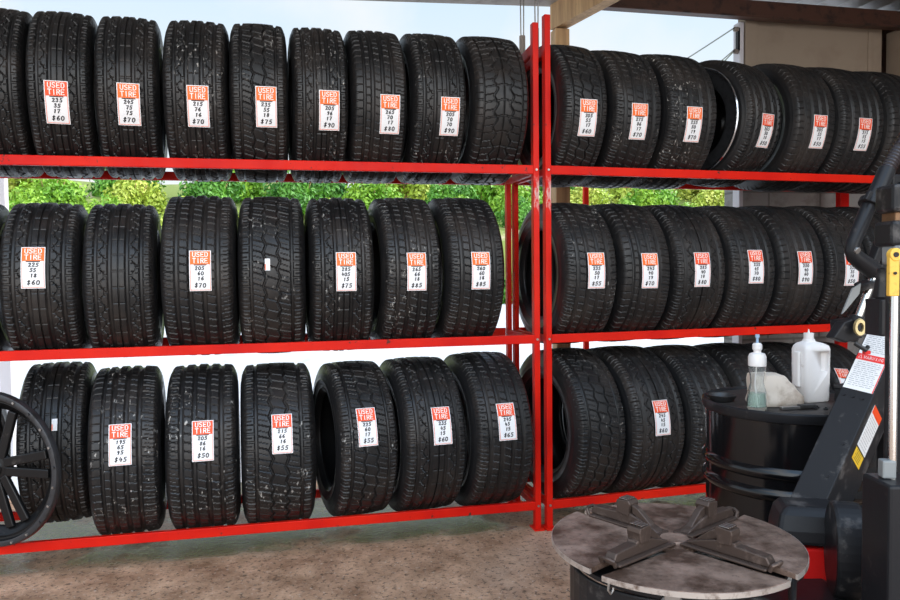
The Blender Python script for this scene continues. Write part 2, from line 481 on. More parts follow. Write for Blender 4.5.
# strokes of the sign lettering, each glyph in a 1 x 1.5 cell
GL = {
 '0': [[(.5, 1.5), (.15, 1.2), (.05, .7), (.2, .15), (.5, 0), (.82, .2), (.95, .75), (.82, 1.25), (.5, 1.5)]],
 '1': [[(.28, 1.2), (.58, 1.5), (.48, 0)]],
 '2': [[(.1, 1.2), (.35, 1.48), (.75, 1.42), (.85, 1.05), (.5, .6), (.05, .05), (.95, .08)]],
 '3': [[(.12, 1.4), (.7, 1.48), (.85, 1.15), (.4, .82), (.85, .6), (.85, .2), (.45, 0), (.08, .18)]],
 '4': [[(.4, 1.5), (.1, .65), (.95, .7)], [(.75, 1.1), (.62, 0)]],
 '5': [[(.92, 1.48), (.3, 1.45), (.2, .85), (.65, .92), (.9, .55), (.7, .1), (.08, .08)]],
 '6': [[(.75, 1.5), (.3, 1.0), (.1, .45), (.35, .02), (.8, .12), (.9, .5), (.6, .75), (.18, .55)]],
 '7': [[(.08, 1.4), (.92, 1.45), (.55, .7), (.38, 0)]],
 '8': [[(.85, 1.25), (.5, 1.5), (.2, 1.2), (.5, .82), (.88, .4), (.5, 0), (.1, .35), (.5, .82), (.85, 1.25)]],
 '9': [[(.88, 1.2), (.5, 1.5), (.15, 1.15), (.4, .8), (.85, 1.05), (.88, 1.2), (.7, .5), (.5, 0)]],
 '$': [[(.88, 1.2), (.5, 1.35), (.15, 1.1), (.5, .78), (.88, .45), (.5, .15), (.1, .35)], [(.55, 1.6), (.47, -.1)]],
 'U': [[(.08, 1.5), (.08, .35), (.3, 0), (.7, 0), (.92, .35), (.92, 1.5)]],
 'S': [[(.92, 1.35), (.6, 1.5), (.15, 1.35), (.12, 1.0), (.85, .6), (.88, .2), (.45, 0), (.05, .18)]],
 'E': [[(.92, 1.5), (.1, 1.5), (.1, 0), (.92, 0)], [(.1, .77), (.78, .77)]],
 'D': [[(.1, 0), (.1, 1.5), (.55, 1.5), (.92, 1.15), (.92, .35), (.55, 0), (.1, 0)]],
 'T': [[(.02, 1.5), (.98, 1.5)], [(.5, 1.5), (.5, 0)]],
 'I': [[(.5, 1.5), (.5, 0)]],
 'R': [[(.1, 0), (.1, 1.5), (.65, 1.5), (.9, 1.25), (.9, .95), (.65, .75), (.1, .75)], [(.5, .75), (.95, 0)]],
 'A': [[(.02, 0), (.5, 1.5), (.98, 0)], [(.2, .5), (.8, .5)]],
 'N': [[(.1, 0), (.1, 1.5), (.9, 0), (.9, 1.5)]],
 'G': [[(.92, 1.25), (.6, 1.5), (.2, 1.35), (.05, .75), (.2, .12), (.6, 0), (.92, .2), (.92, .7), (.55, .7)]],
 'W': [[(.0, 1.5), (.25, 0), (.5, 1.1), (.75, 0), (1., 1.5)]],
}
def text_strokes(txt, cx, cy, h, adv=1.0, slant=0.0, jit=0.0, w=.9):
    """centre (cx, cy), glyph height h -> list of polylines in label units"""
    k = h / 1.5; gw = k * w; n = len(txt)
    step = k * adv * 1.25; x0 = cx - (step * (n - 1) + gw) / 2
    out = []
    for i, c in enumerate(txt):
        dx, dy = random.uniform(-jit, jit), random.uniform(-jit, jit)
        for pl in GL.get(c, []):
            out.append([(x0 + i * step + (px * gw) + slant * k * (py - .75) + dx, cy - h / 2 + py * k + dy) for px, py in pl])
    return out

def ribbons(bm, strokes, w, fn, lift):
    """flat strokes of width w put on a surface by fn(a, b, lift)"""
    for pl in strokes:
        p = [Vector((x, y)) for x, y in pl]
        closed = (p[0] - p[-1]).length < 1e-7
        L, Rr = [], []
        for i in range(len(p)):
            if closed: a, b = p[i - 1 if i > 0 else -2], p[i + 1 if i < len(p) - 1 else 1]
            else: a, b = p[max(i - 1, 0)], p[min(i + 1, len(p) - 1)]
            t = (b - a)
            t = t.normalized() if t.length > 0 else Vector((1, 0))
            nn = Vector((-t.y, t.x)) * w / 2
            q = p[i]
            if not closed and i == 0: q = q - t * w * .3
            if not closed and i == len(p) - 1: q = q + t * w * .3
            L.append(bm.verts.new(fn(q.x + nn.x, q.y + nn.y, lift))); Rr.append(bm.verts.new(fn(q.x - nn.x, q.y - nn.y, lift)))
        for i in range(len(p) - 1):
            bm.faces.new((L[i], Rr[i], Rr[i + 1], L[i + 1]))

def patch(bm, x0, x1, y0, y1, fn, lift, n=10, thick=0.0):
    """a rectangle laid on the surface; with thick it gets sides and a back"""
    top = [[bm.verts.new(fn(x, y0 + (y1 - y0) * i / n, lift)) for x in (x0, x1)] for i in range(n + 1)]
    for i in range(n): bm.faces.new((top[i][0], top[i][1], top[i + 1][1], top[i + 1][0]))
    if thick:
        bot = [[bm.verts.new(fn(x, y0 + (y1 - y0) * i / n, lift - thick)) for x in (x0, x1)] for i in range(n + 1)]
        for i in range(n):
            bm.faces.new((bot[i][0], bot[i + 1][0], bot[i + 1][1], bot[i][1]))
            for s in (0, 1): bm.faces.new((top[i][s], top[i + 1][s], bot[i + 1][s], bot[i][s]))
        for i in (0, n): bm.faces.new((top[i][0], top[i][1], bot[i][1], bot[i][0]))

def finish(bm, name, mat, parent):
    me = bpy.data.meshes.new(name); bm.to_mesh(me); bm.free()
    return link(name, me, parent, mat)

LW, LH = .112, .218
LS = .80
def price_label(tire, Rt, u, phi, tilt, lines, hue):
    c, sn = math.cos(tilt), math.sin(tilt)
    def fn(a, b, lift):
        a *= LS; b *= LS
        x = a * c - b * sn; y = a * sn + b * c
        t = R(phi) + y / Rt; r = Rt + .0015 + lift
        return Vector((u + x, -math.cos(t) * r, math.sin(t) * r))
    hw, hh = LW / 2, LH / 2
    bm = bmesh.new(); patch(bm, -hw, hw, -hh, hh, fn, .0010, 12, .0022)
    lab = finish(bm, 'price_label', M['card'], tire)
    hm = M['vermilion'] if hue else M['orange']
    bm = bmesh.new(); patch(bm, -hw + .004, hw - .004, hh - .076, hh - .004, fn, .0016, 6)
    finish(bm, 'label_header', hm, lab)
    bm = bmesh.new()
    e = .0030
    for x0, x1, y0, y1 in ((-hw + .004, -hw + .004 + e, -hh + .004, hh - .076), (hw - .004 - e, hw - .004, -hh + .004, hh - .076), (-hw + .004, hw - .004, -hh + .004, -hh + .004 + e)):
        patch(bm, x0, x1, y0, y1, fn, .0016, 8)
    finish(bm, 'label_border', M['peach'], lab)
    bm = bmesh.new()
    ribbons(bm, text_strokes('USED', 0, hh - .0225, .0245, 1.02, 0, 0, 1.0), .0046, fn, .0024)
    ribbons(bm, text_strokes('TIRE', 0, hh - .0560, .0245, 1.0, 0, 0, 1.0), .0046, fn, .0024)
    finish(bm, 'label_lettering', M['letter'], lab)
    bm = bmesh.new()
    patch(bm, -.033, .033, hh - .0815, hh - .0765, fn, .0022, 1)
    st = []
    ys = (hh - .096, hh - .1235, hh - .151, hh - .187)
    for txt, y in zip(lines, ys):
        big = txt.startswith('$')
        st += text_strokes(txt, random.uniform(-.003, .003), y, .0182 if not big else .0220, 1.12 if not big else 1.16, .12, .0007, 1.0)
    ribbons(bm, st, .0054, fn, .0022)
    finish(bm, 'label_handwriting', M['ink'], lab)
    return lab

TIRES = [
    ('L', 2, -2.4052, 0.25, 0.3669, 0.2336, 6, None, 0, None, None),
    ('L', 2, -2.1454, 0.25, 0.3665, 0.2355, 6, '235|35|17|$60', 1, -0.005, -15.7),
    ('L', 2, -1.8764, 0.25, 0.3648, 0.2389, 5, '245|75|75|$70', 0, 0.01, -14.8),
    ('L', 2, -1.578, 0.25, 0.3679, 0.25, 1, '215|76|16|$70', 0, 0.015, -14.1),
    ('L', 2, -1.3103, 0.25, 0.3689, 0.2344, 1, '235|55|18|$75', 0, 0.031, -13.1),
    ('L', 2, -1.0451, 0.25, 0.3667, 0.2325, 2, '205|96|17|$90', 0, 0.032, -13.8),
    ('L', 2, -0.7828, 0.25, 0.3672, 0.2417, 2, '265|70|17|$80', 0, 0.041, -15.2),
    ('L', 2, -0.5088, 0.25, 0.3668, 0.2426, 3, '205|70|70|$90', 0, 0.039, -15.4),
    ('L', 2, -0.213, 0.25, 0.3677, 0.262, 3, None, 0, None, None),
    ('L', 1, -2.556, 0.25, 0.3573, 0.239, 6, None, 0, None, None),
    ('L', 1, -2.245, 0.25, 0.3577, 0.285, 6, '225|55|18|$60', 0, -0.016, 9.8),
    ('L', 1, -1.928, 0.25, 0.3579, 0.273, 5, None, 0, None, None),
    ('L', 1, -1.5829, 0.25, 0.3792, 0.2933, 1, '205|60|16|$70', 0, 0.014, 3.6),
    ('L', 1, -1.2645, 0.25, 0.3794, 0.2735, 0, 'scrap', 0, -0.017, 7.4),
    ('L', 1, -0.9572, 0.25, 0.3778, 0.273, 1, '285|405|15|$75', 0, 0.011, 2.2),
    ('L', 1, -0.6494, 0.25, 0.3776, 0.2618, 3, '265|66|18|$85', 0, 0.01, 1.2),
    ('L', 1, -0.347, 0.25, 0.3789, 0.273, 3, '260|60|18|$85', 0, 0.01, 1.1),
    ('L', 0, -2.548, 0.25, 0.3869, 0.232, 7, None, 0, None, None),
    ('L', 0, -2.254, 0.25, 0.3852, 0.267, 7, None, 0, 0.009, 27.4),
    ('L', 0, -1.932, 0.25, 0.3888, 0.274, 6, '195|65|95|$45', 1, -0.011, 15.0),
    ('L', 0, -1.5956, 0.25, 0.3895, 0.2898, 3, '205|86|16|$50', 1, 0.007, 15.1),
    ('L', 0, -1.26, 0.25, 0.3869, 0.3075, 2, '215|66|16|$55', 1, 0.014, 17.5),
    ('L', 0, -0.8973, 0.25, 0.3796, 0.2668, 9, '225|60|17|$55', 1, -0.014, 18.5),
    ('L', 0, -0.573, 0.25, 0.385, 0.293, 7, '235|45|15|$60', 1, 0.02, 15.7),
    ('L', 0, -0.237, 0.25, 0.3926, 0.286, 6, '245|45|15|$65', 1, -0.0, 15.0),
    ('R', 2, 0.1576, 0.25, 0.3626, 0.2317, 0, '205|55|17|$60', 0, 0.004, -11.1),
    ('R', 2, 0.438, 0.25, 0.3579, 0.2659, 1, '275|86|17|$70', 0, -0.004, -11.3),
    ('R', 2, 0.7497, 0.25, 0.3584, 0.2854, 1, '255|50|19|$70', 0, -0.007, -11.6),
    ('R', 2, 1.1298, 0.25, 0.3447, 0.2582, 13, '265|50|18|$50', 1, -0.001, -14.6),
    ('R', 2, 1.4942, 0.25, 0.3577, 0.2661, 2, '205|55|17|$50', 1, 0.014, -12.5),
    ('R', 2, 1.8069, 0.25, 0.3572, 0.3024, 2, '215|55|15|$55', 1, -0.002, -12.9),
    ('R', 2, 2.1374, 0.25, 0.3564, 0.2991, 2, None, 1, None, None),
    ('R', 1, 0.1819, 0.25, 0.3724, 0.276, 0, '235|50|17|$55', 0, 0.014, 2.3),
    ('R', 1, 0.4831, 0.25, 0.3721, 0.2719, 0, '245|40|19|$70', 0, 0.006, 1.8),
    ('R', 1, 0.7946, 0.25, 0.3717, 0.2942, 0, '285|40|18|$80', 1, -0.006, 2.2),
    ('R', 1, 1.1082, 0.25, 0.3711, 0.2758, 0, '255|45|70|$80', 1, 0.003, 4.2),
    ('R', 1, 1.4167, 0.25, 0.3729, 0.2854, 0, '250|40|60|$90', 1, 0.002, 2.5),
    ('R', 1, 1.7126, 0.25, 0.3747, 0.2529, 0, '235|35|18|$50', 1, 0.008, 0.1),
    ('R', 1, 2.007, 0.25, 0.3738, 0.279, 0, None, 1, None, None),
    ('R', 0, 0.1966, 0.25, 0.3956, 0.2652, 5, None, 1, None, None),
    ('R', 0, 0.5144, 0.25, 0.3943, 0.3092, 5, '245|45|15|$60', 1, -0.001, 10.4),
    ('R', 0, 0.8454, 0.25, 0.3912, 0.2898, 5, None, 1, None, None),
    ('R', 0, 1.1723, 0.25, 0.3916, 0.2901, 4, None, 1, None, None),
    ('R', 0, 1.4897, 0.25, 0.3898, 0.2739, 3, None, 1, None, None),
    ('R', 0, 1.7982, 0.25, 0.3845, 0.2866, 3, None, 1, -0.089, 30.2),
]
# rack, shelf, x, y, radius, width, yaw, tag text, red header, label offset, label angle
SHELF = {2: 'top', 1: 'middle', 0: 'bottom'}
PICK = {}
LABELS = {}
def used_tire(key, k, x, y, Rt, w, yaw, txt, hue, u, phi, label, kind, scuffed, tilt=0.0, lift=None):
    o, b = ORIGIN[key]
    zt = Z0 + k * S
    hs = HALF * math.cos(R(yaw)) - w / 2 * abs(math.sin(R(yaw)))
    zc = (zt + math.sqrt(Rt * Rt - hs * hs) + .002) if lift is None else lift
    p = o + Matrix.Rotation(b, 3, 'Z') @ Vector((x, y, zc))
    r = empty('used_tire', p, b + R(yaw))
    tag(r, label, 'tire', 'used tires on the red racks')
    sx, sr = w / W0, Rt / R0
    for nm, me in (('tread', TREADS[kind]), ('sidewall', SIDES[0]), ('sidewall', SIDES[1])):
        c = link(nm, me, r)
        c.scale = (sx, sr, sr); c.rotation_euler = (random.uniform(0, 6.28), 0, 0)
        if nm == 'tread' and scuffed:
            c.material_slots[0].link = 'OBJECT'; c.material_slots[0].material = M['tread_scuffed']
    if txt == 'scrap':
        bm = bmesh.new()
        def fn(a, bb, l):
            t = R(phi) + bb / Rt
            return Vector((u + a, -math.cos(t) * (Rt + .001 + l), math.sin(t) * (Rt + .001 + l)))
        patch(bm, -.011, .011, -.026, .026, fn, .001, 4, .002)
        s = finish(bm, 'label_scrap', M['card'], r); s['label'] = 'torn white scrap of a price label'
        bm = bmesh.new(); patch(bm, -.011, -.006, -.024, .002, fn, .0015, 3); finish(bm, 'label_border', M['peach'], s)
    elif txt and phi is not None:
        price_label(r, Rt, u, phi, tilt, txt.split('|'), hue)
    return r
KINDS = {('L', 2): [0, 0, 0, 0, 2, 0, 3, 0, 4], ('L', 1): [2, 0, 0, 1, 2, 0, 1, 1], ('L', 0): [1, 0, 3, 1, 2, 2, 0, 1],
         ('R', 2): [2, 1, 1, 0, 3, 1, 3], ('R', 1): [1, 3, 0, 1, 3, 2, 1], ('R', 0): [2, 0, 1, 3, 1, 3]}
SCUFF = {('L', 2, 4), ('L', 2, 5), ('L', 2, 7), ('L', 2, 3), ('L', 1, 4), ('L', 1, 5), ('L', 1, 6), ('L', 0, 2), ('L', 0, 3), ('L', 0, 4), ('L', 0, 5),
         ('R', 2, 1), ('R', 2, 2), ('R', 1, 0), ('R', 0, 0), ('R', 0, 2)}
UNTAGGED = {
 ('L', 2, 0): 'tire cut off by the left photo edge on the top shelf',
 ('L', 2, 8): 'untagged chunky tire on the top shelf, against the red rack posts',
 ('L', 1, 0): 'tire showing only a sliver at the left photo edge, middle shelf',
 ('L', 1, 2): 'untagged tire on the middle shelf beside the one tagged 225 55 18',
 ('L', 1, 4): 'middle shelf tire carrying only a torn white label scrap',
 ('L', 0, 0): 'bottom shelf tire hidden behind the dark alloy wheel',
 ('L', 0, 1): 'bottom shelf tire half covered by the dark alloy wheel',
 ('R', 2, 6): 'tire cut off by the right photo edge on the top shelf',
 ('R', 1, 6): 'middle shelf tire mostly hidden behind the black press arm',
 ('R', 0, 0): 'untagged bottom shelf tire with open hole facing the red posts',
 ('R', 0, 2): 'untagged bottom shelf tire just behind the rim of the oil drum',
 ('R', 0, 3): 'untagged bottom shelf tire behind the clear spray bottle',
 ('R', 0, 4): 'untagged bottom shelf tire behind the white plastic jug',
 ('R', 0, 5): 'bottom shelf tire whose red tag peeks above the small black box',
}
cnt = {}
TIRE_OBJ = {}
for (key, k, x, y, Rt, w, yaw, txt, hue, u, phi) in TIRES:
    i = cnt.get((key, k), 0); cnt[(key, k)] = i + 1
    idx = (key, k, i); lift = None; tilt = 0.0
    rack = 'long' if key == 'L' else 'block-wall'
    if txt and txt != 'scrap' and '$' in txt:
        p = txt.split('|')
        lab = 'black used tire tagged %s %s %s at %s, %s shelf of the %s rack' % (p[0], p[1], p[2], p[3], SHELF[k], rack)
    else: lab = UNTAGGED[idx]
    if idx == ('L', 0, 1): txt, u, phi, y = 'scrap', .015, 22.0, .365; Rt -= .010; lift = Z0 + math.sqrt(Rt * Rt - .11 * .11) + .002
    if idx == ('L', 0, 0): y = .44; Rt = .30; x = -2.67; w = .2; lift = Z0 + .3005
    if idx == ('R', 0, 5): txt, tilt = '', R(-8); lab_lines = []
    TIRE_OBJ[idx] = used_tire(key, k, x, y, Rt, w, yaw, txt, hue, u, phi, lab, KINDS[(key, k)][i], idx in SCUFF, tilt, lift)
    if idx == ('R', 0, 5): price_label(TIRE_OBJ[idx], Rt, u, phi, tilt, [], 1)

# the one tire on the block-wall rack that still has its bright rim in
t4 = TIRE_OBJ[('R', 2, 3)]
hw = .309 / 2; rr = .3387
rim = MB()
ax = Matrix.Rotation(-PI / 2, 4, 'Y')      # local z of the lathe -> -x of the tire
rim.lathe([(.289, hw + .002), (.292, hw + .010), (.289, hw + .017), (.280, hw + .018), (.276, hw + .012), (.276, hw + .004)], 64, ax, closed=True)
ro = rim.build('rim', M['silver'], t4, 0, True); ro['label'] = 'bright polished rim lip'
MB().lathe([(.277, hw + .009), (.215, hw + .005), (.205, hw - .02), (.190, -hw + .03), (.178, -hw + .03), (.192, hw - .025), (.204, hw + .001), (.277, hw + .005)], 64, ax, closed=True).build('rim_barrel', M['alloylip'], t4, 0, True)

MB().lathe([(0, .02), (.06, .02), (.08, .0), (.186, -.01), (.186, -.022), (0, -.02)], 48, ax).build('rim_disc', M['alloy'], t4, 0, True)

# ------------------------------------------------------------------ dark alloy wheel standing on the bottom shelf
wr = .332
w = empty('alloy_wheel', (-2.437, -.012, Z0 + wr + .001), R(-24))
tag(w, 'dark multi-spoke alloy wheel standing face-on on the bottom shelf', 'wheel')
fx = Matrix.Rotation(PI / 2, 4, 'X')       # lathe z -> -y, towards the viewer
b = MB().lathe([(.306, .018), (.318, .021), (.328, .018), (.332, .008), (.332, -.008), (.318, -.014), (.306, -.014)], 96, fx, closed=True)
b.build('rim_lip', M['alloylip'], w, 0, True)
b = MB().lathe([(.307, .015), (.300, .004), (.294, .003), (.292, -.008), (.285, -.010), (.283, -.022), (.274, -.024), (.272, -.036), (.264, -.037), (.264, -.042), (.252, -.042), (.252, -.038), (.258, -.030), (.268, -.022),
                (.278, -.014), (.288, -.004), (.298, -.006), (.307, -.005)], 96, fx, closed=True)
b.build('barrel', M['alloy'], w, 0, True)
for k in range(24):
    a = 2 * PI * (k + .3) / 24
    c = Vector((.319 * math.cos(a), -.017, .319 * math.sin(a)))
    MB().cyl(c, c + Vector((0, -.009, 0)), .0055, 8).build('lip_bolt', M['steel'] if k % 3 else M['alloylip'], w)
for k in range(10):
    a = 2 * PI * (k // 2) / 5 + (.16 if k % 2 else -.16) + .10
    d = Vector((math.cos(a), 0, math.sin(a))); a0 = a + (.22 if k % 2 else -.22)
    d0 = Vector((math.cos(a0), 0, math.sin(a0)))
    s = MB().bar(d0 * .05 + Vector((0, .026, 0)), d * .262 + Vector((0, .024, 0)), .040, .020, (0, 1, 0))
    s.build('spoke', M['alloy'], w, .005)
MB().lathe([(0, -.012), (.03, -.012), (.035, -.020), (.07, -.026), (.075, -.032), (.075, -.040), (0, -.040)], 40, fx).build('hub', M['alloy'], w, 0, True)

# ------------------------------------------------------------------ oil drum and what stands on it
DC = Vector((.427, -1.327, 0)); DZ = .85; DR = .281
d = empty('oil_drum', DC)
tag(d, 'glossy black steel oil drum standing in front of the tires', 'drum')
prof = [(0, .012), (.262, .012), (.266, 0), (.272, .0), (.274, .02), (.270, .03)]
for zc_ in (.27, .30, .54, .57):
    pass
def hoop(z): return [(.268, z - .020), (.274, z - .015), (.281, z - .005), (.281, z + .005), (.274, z + .015), (.268, z + .020)]
prof += hoop(.26) + hoop(.305) + hoop(.600) + hoop(.665) + [(.270, DZ - .026)]
MB().lathe(prof, 72).build('drum_body', M['drum'], d, 0, True)
MB().lathe([(.268, DZ - .028), (.278, DZ - .024), (.2815, DZ - .014), (.2815, DZ + .002), (.277, DZ + .007), (.270, DZ + .006), (.267, DZ - .002), (.267, DZ - .012)], 72, None, True).build('drum_rim', M['black'], d, 0, True)
MB().lathe([(0, DZ - .030), (.268, DZ - .030), (.268, DZ - .004), (.262, DZ - .001), (0, DZ)], 72).build('drum_lid', M['drumtop'], d, 0, True)

# spray bottle
sb = empty('spray_bottle', (.222, -1.438, DZ + .0008), .2); sb.scale = (.88, .88, 1.0)
tag(sb, 'clear plastic bottle with pale green fluid at the drum edge', 'bottle')
body = [(0, 0), (.030, 0), (.034, .006), (.0335, .03), (.030, .06), (.0225, .085), (.024, .105), (.0295, .125), (.0300, .165), (.027, .172)]
inn = [(r - .0022, z) for r, z in reversed(body[3:])] + [(.031, .012), (0, .006)]
MB().lathe(body + inn, 32).build('bottle_body', M['clear'], sb, 0, True)
MB().lathe([(0, .0066), (.0300, .012), (.0302, .03), (.0278, .053), (0, .053)], 32).build('fluid', M['fluid'], sb, 0, True)
MB().lathe([(.0302, .138), (.0306, .141), (.0306, .166), (.026, .176), (.013, .180), (.013, .186), (.0165, .190), (.0165, .204), (.012, .209), (0, .210)], 28).build('bottle_cap', M['jug'], sb, 0, True)
MB().cyl((0, 0, .208), (0, 0, .232), .0045, 10).cyl((0, 0, .226), (0, 0, .236), .0075, 10).build('nozzle', plain('blue nozzle plastic', (.32, .48, .66), .4), sb)
MB().tube([(.004, 0, .009), (-.006, .004, .08), (.003, 0, .19)], .0022, 8).build('dip_tube', M['jug'], sb)

# white jug
jg = empty('plastic_jug', (.487, -1.344, DZ + .0008), .08); jg.scale = (.96, .96, 1.0)
tag(jg, 'dirty white plastic jug with a pressed-in grip standing on the drum', 'jug')
def rrect(hx, hy, r, n=5):
    out = []
    for cx, cy, a0 in ((hx - r, hy - r, 0), (-hx + r, hy - r, 90), (-hx + r, -hy + r, 180), (hx - r, -hy + r, 270)):
        for i in range(n + 1):
            a = R(a0 + 90 * i / n); out.append((cx + r * math.cos(a), cy + r * math.sin(a)))
    return out
def loft(mb, secs):
    rings = [[mb.bm.verts.new((x + ox, y + oy, z)) for x, y in rrect(hx, hy, r)] for hx, hy, r, z, ox, oy in secs]
    for A, B in zip(rings, rings[1:]):
        n = len(A)
        for k in range(n): mb.bm.faces.new((A[k], A[(k + 1) % n], B[(k + 1) % n], B[k]))
    mb.bm.faces.new(rings[0][::-1]); mb.bm.faces.new(rings[-1])
    return mb
jb = loft(MB(), [(.048, .034, .012, 0, 0, 0), (.052, .038, .014, .006, 0, 0), (.053, .039, .014, .1, 0, 0), (.054, .039, .014, .172, 0, 0), (.051, .037, .016, .184, 0, 0), (.040, .030, .018, .192, -.006, 0), (.020, .018, .012, .198, -.010, 0), (.017, .016, .012, .206, -.010, 0)])
jo = jb.build('jug_body', M['jug'], jg, 0, True)
cut = loft(MB(), [(.016, .02, .007, .100, .022, -.046), (.019, .02, .008, .165, .024, -.046)])
# pressed grip: a shallow recess carved in the front face
co = cut.build('jug_recess', M['jug'], jg, 0, True)
bo = jo.modifiers.new('grip', 'BOOLEAN'); bo.operation = 'DIFFERENCE'; bo.object = co; bo.solver = 'EXACT'
bpy.context.view_layer.update()
dg = bpy.context.evaluated_depsgraph_get()
me2 = bpy.data.meshes.new_from_object(jo.evaluated_get(dg))
jo.modifiers.clear(); jo.data = me2
bpy.data.objects.remove(co, do_unlink=True)
MB().box((-.058, 0, .108), (.014, .030, .118)).build('jug_handle', M['jug'], jg, .006, False, 3)
MB().cyl((-.010, 0, .204), (-.010, 0, .226), .0165, 24).cyl((-.010, 0, .226), (-.010, 0, .238), .004, 10, .002).build('jug_cap', M['jug'], jg, .003)

# soiled bag
bg = MB()
secs = []
pts = [(.004, .072, .050, .0), (.006, .078, .053, .010), (.004, .075, .052, .030), (-.004, .066, .049, .052), (-.016, .054, .044, .080), (-.024, .046, .038, .097), (-.026, .038, .030, .101)]
for ox, hx, hy, z in pts: secs.append((hx, hy, min(hx, hy) * .28, z, ox, 0))
loft(bg, secs)
bmesh.ops.subdivide_edges(bg.bm, edges=bg.bm.edges[:], cuts=1, use_grid_fill=True)
for v in bg.bm.verts:
    if v.co.z > .004:
        n_ = math.sin(v.co.x * 130 + 1.3) * math.sin(v.co.y * 110 + v.co.z * 90)
        v.co += Vector((v.co.x, v.co.y, .02)).normalized() * n_ * .0035
bo_ = bg.build('soiled_bag', M['bag'], None, 0, True)
bo_.location = (.328, -1.368, DZ + .0008); bo_.rotation_euler = (0, 0, -.25)
tag(bo_, 'soiled white crumpled plastic bag slumped on the drum beside the jug', 'bag')
bm = bmesh.new()
def bagfn(a, b, l): return Vector((a, -.046 + .004 * 0 - l, b))
for q in range(3):
    pass
bm.free()

# shallow tray with a red piece
tr = empty('parts_tray', (.212, -1.262, DZ), .3)
tag(tr, 'shallow round black tray at the drum rim beside the clear bottle', 'tray')
MB().lathe([(0, 0), (.034, 0), (.044, .014), (.047, .020), (.044, .021), (.040, .014), (.032, .005), (0, .005)], 32).build('tray_dish', M['blackplastic'], tr, 0, True)
rp = MB().box((0, 0, .003), (.034, .012, .006)).build('red_plastic_piece', M['red_machine'], None, .002)
rp.location = (.212, -1.268, DZ + .0055); rp.rotation_euler = (0, 0, -.2)
tag(rp, 'small red plastic piece lying in the black tray', 'scrap')

# flat black tool lying in front of the bag
tl = empty('scraper_tool', (.350, -1.462, DZ), -.02)
tag(tl, 'flat black scraper lying on the drum lid before the soiled bag', 'tool')
MB().box((-.026, 0, .006), (.070, .018, .010)).build('scraper_blade', M['steel'], tl, .002)
MB().box((.030, 0, .008), (.058, .022, .014)).build('scraper_handle', M['blackplastic'], tl, .004)
for q, (px_, py_) in enumerate(((.402, -1.475), (.418, -1.462), (.428, -1.490))):
    o_ = MB().lathe([(0, 0), (.007, 0), (.0075, .004), (.004, .005), (.004, .009), (0, .009)], 8).build('loose_cap', M['blackplastic'], None, 0, False)
    o_.location = (px_, py_, DZ + .0005); o_.rotation_euler = (0, 0, q)
    tag(o_, 'tiny loose black cap on the drum lid between scraper and box', 'cap', 'loose caps on the drum')

# black box
bx = empty('black_box', (.590, -1.412, DZ), .1); bx.scale = (1, 1, 1.35)
tag(bx, 'small lidded black box on the drum behind the tilted column', 'box')
MB().box((0, 0, .018), (.090, .06, .034)).build('box_body', M['blackworn'], bx, .003)
MB().box((0, 0, .040), (.094, .064, .010)).build('box_lid', M['blackplastic'], bx, .003)
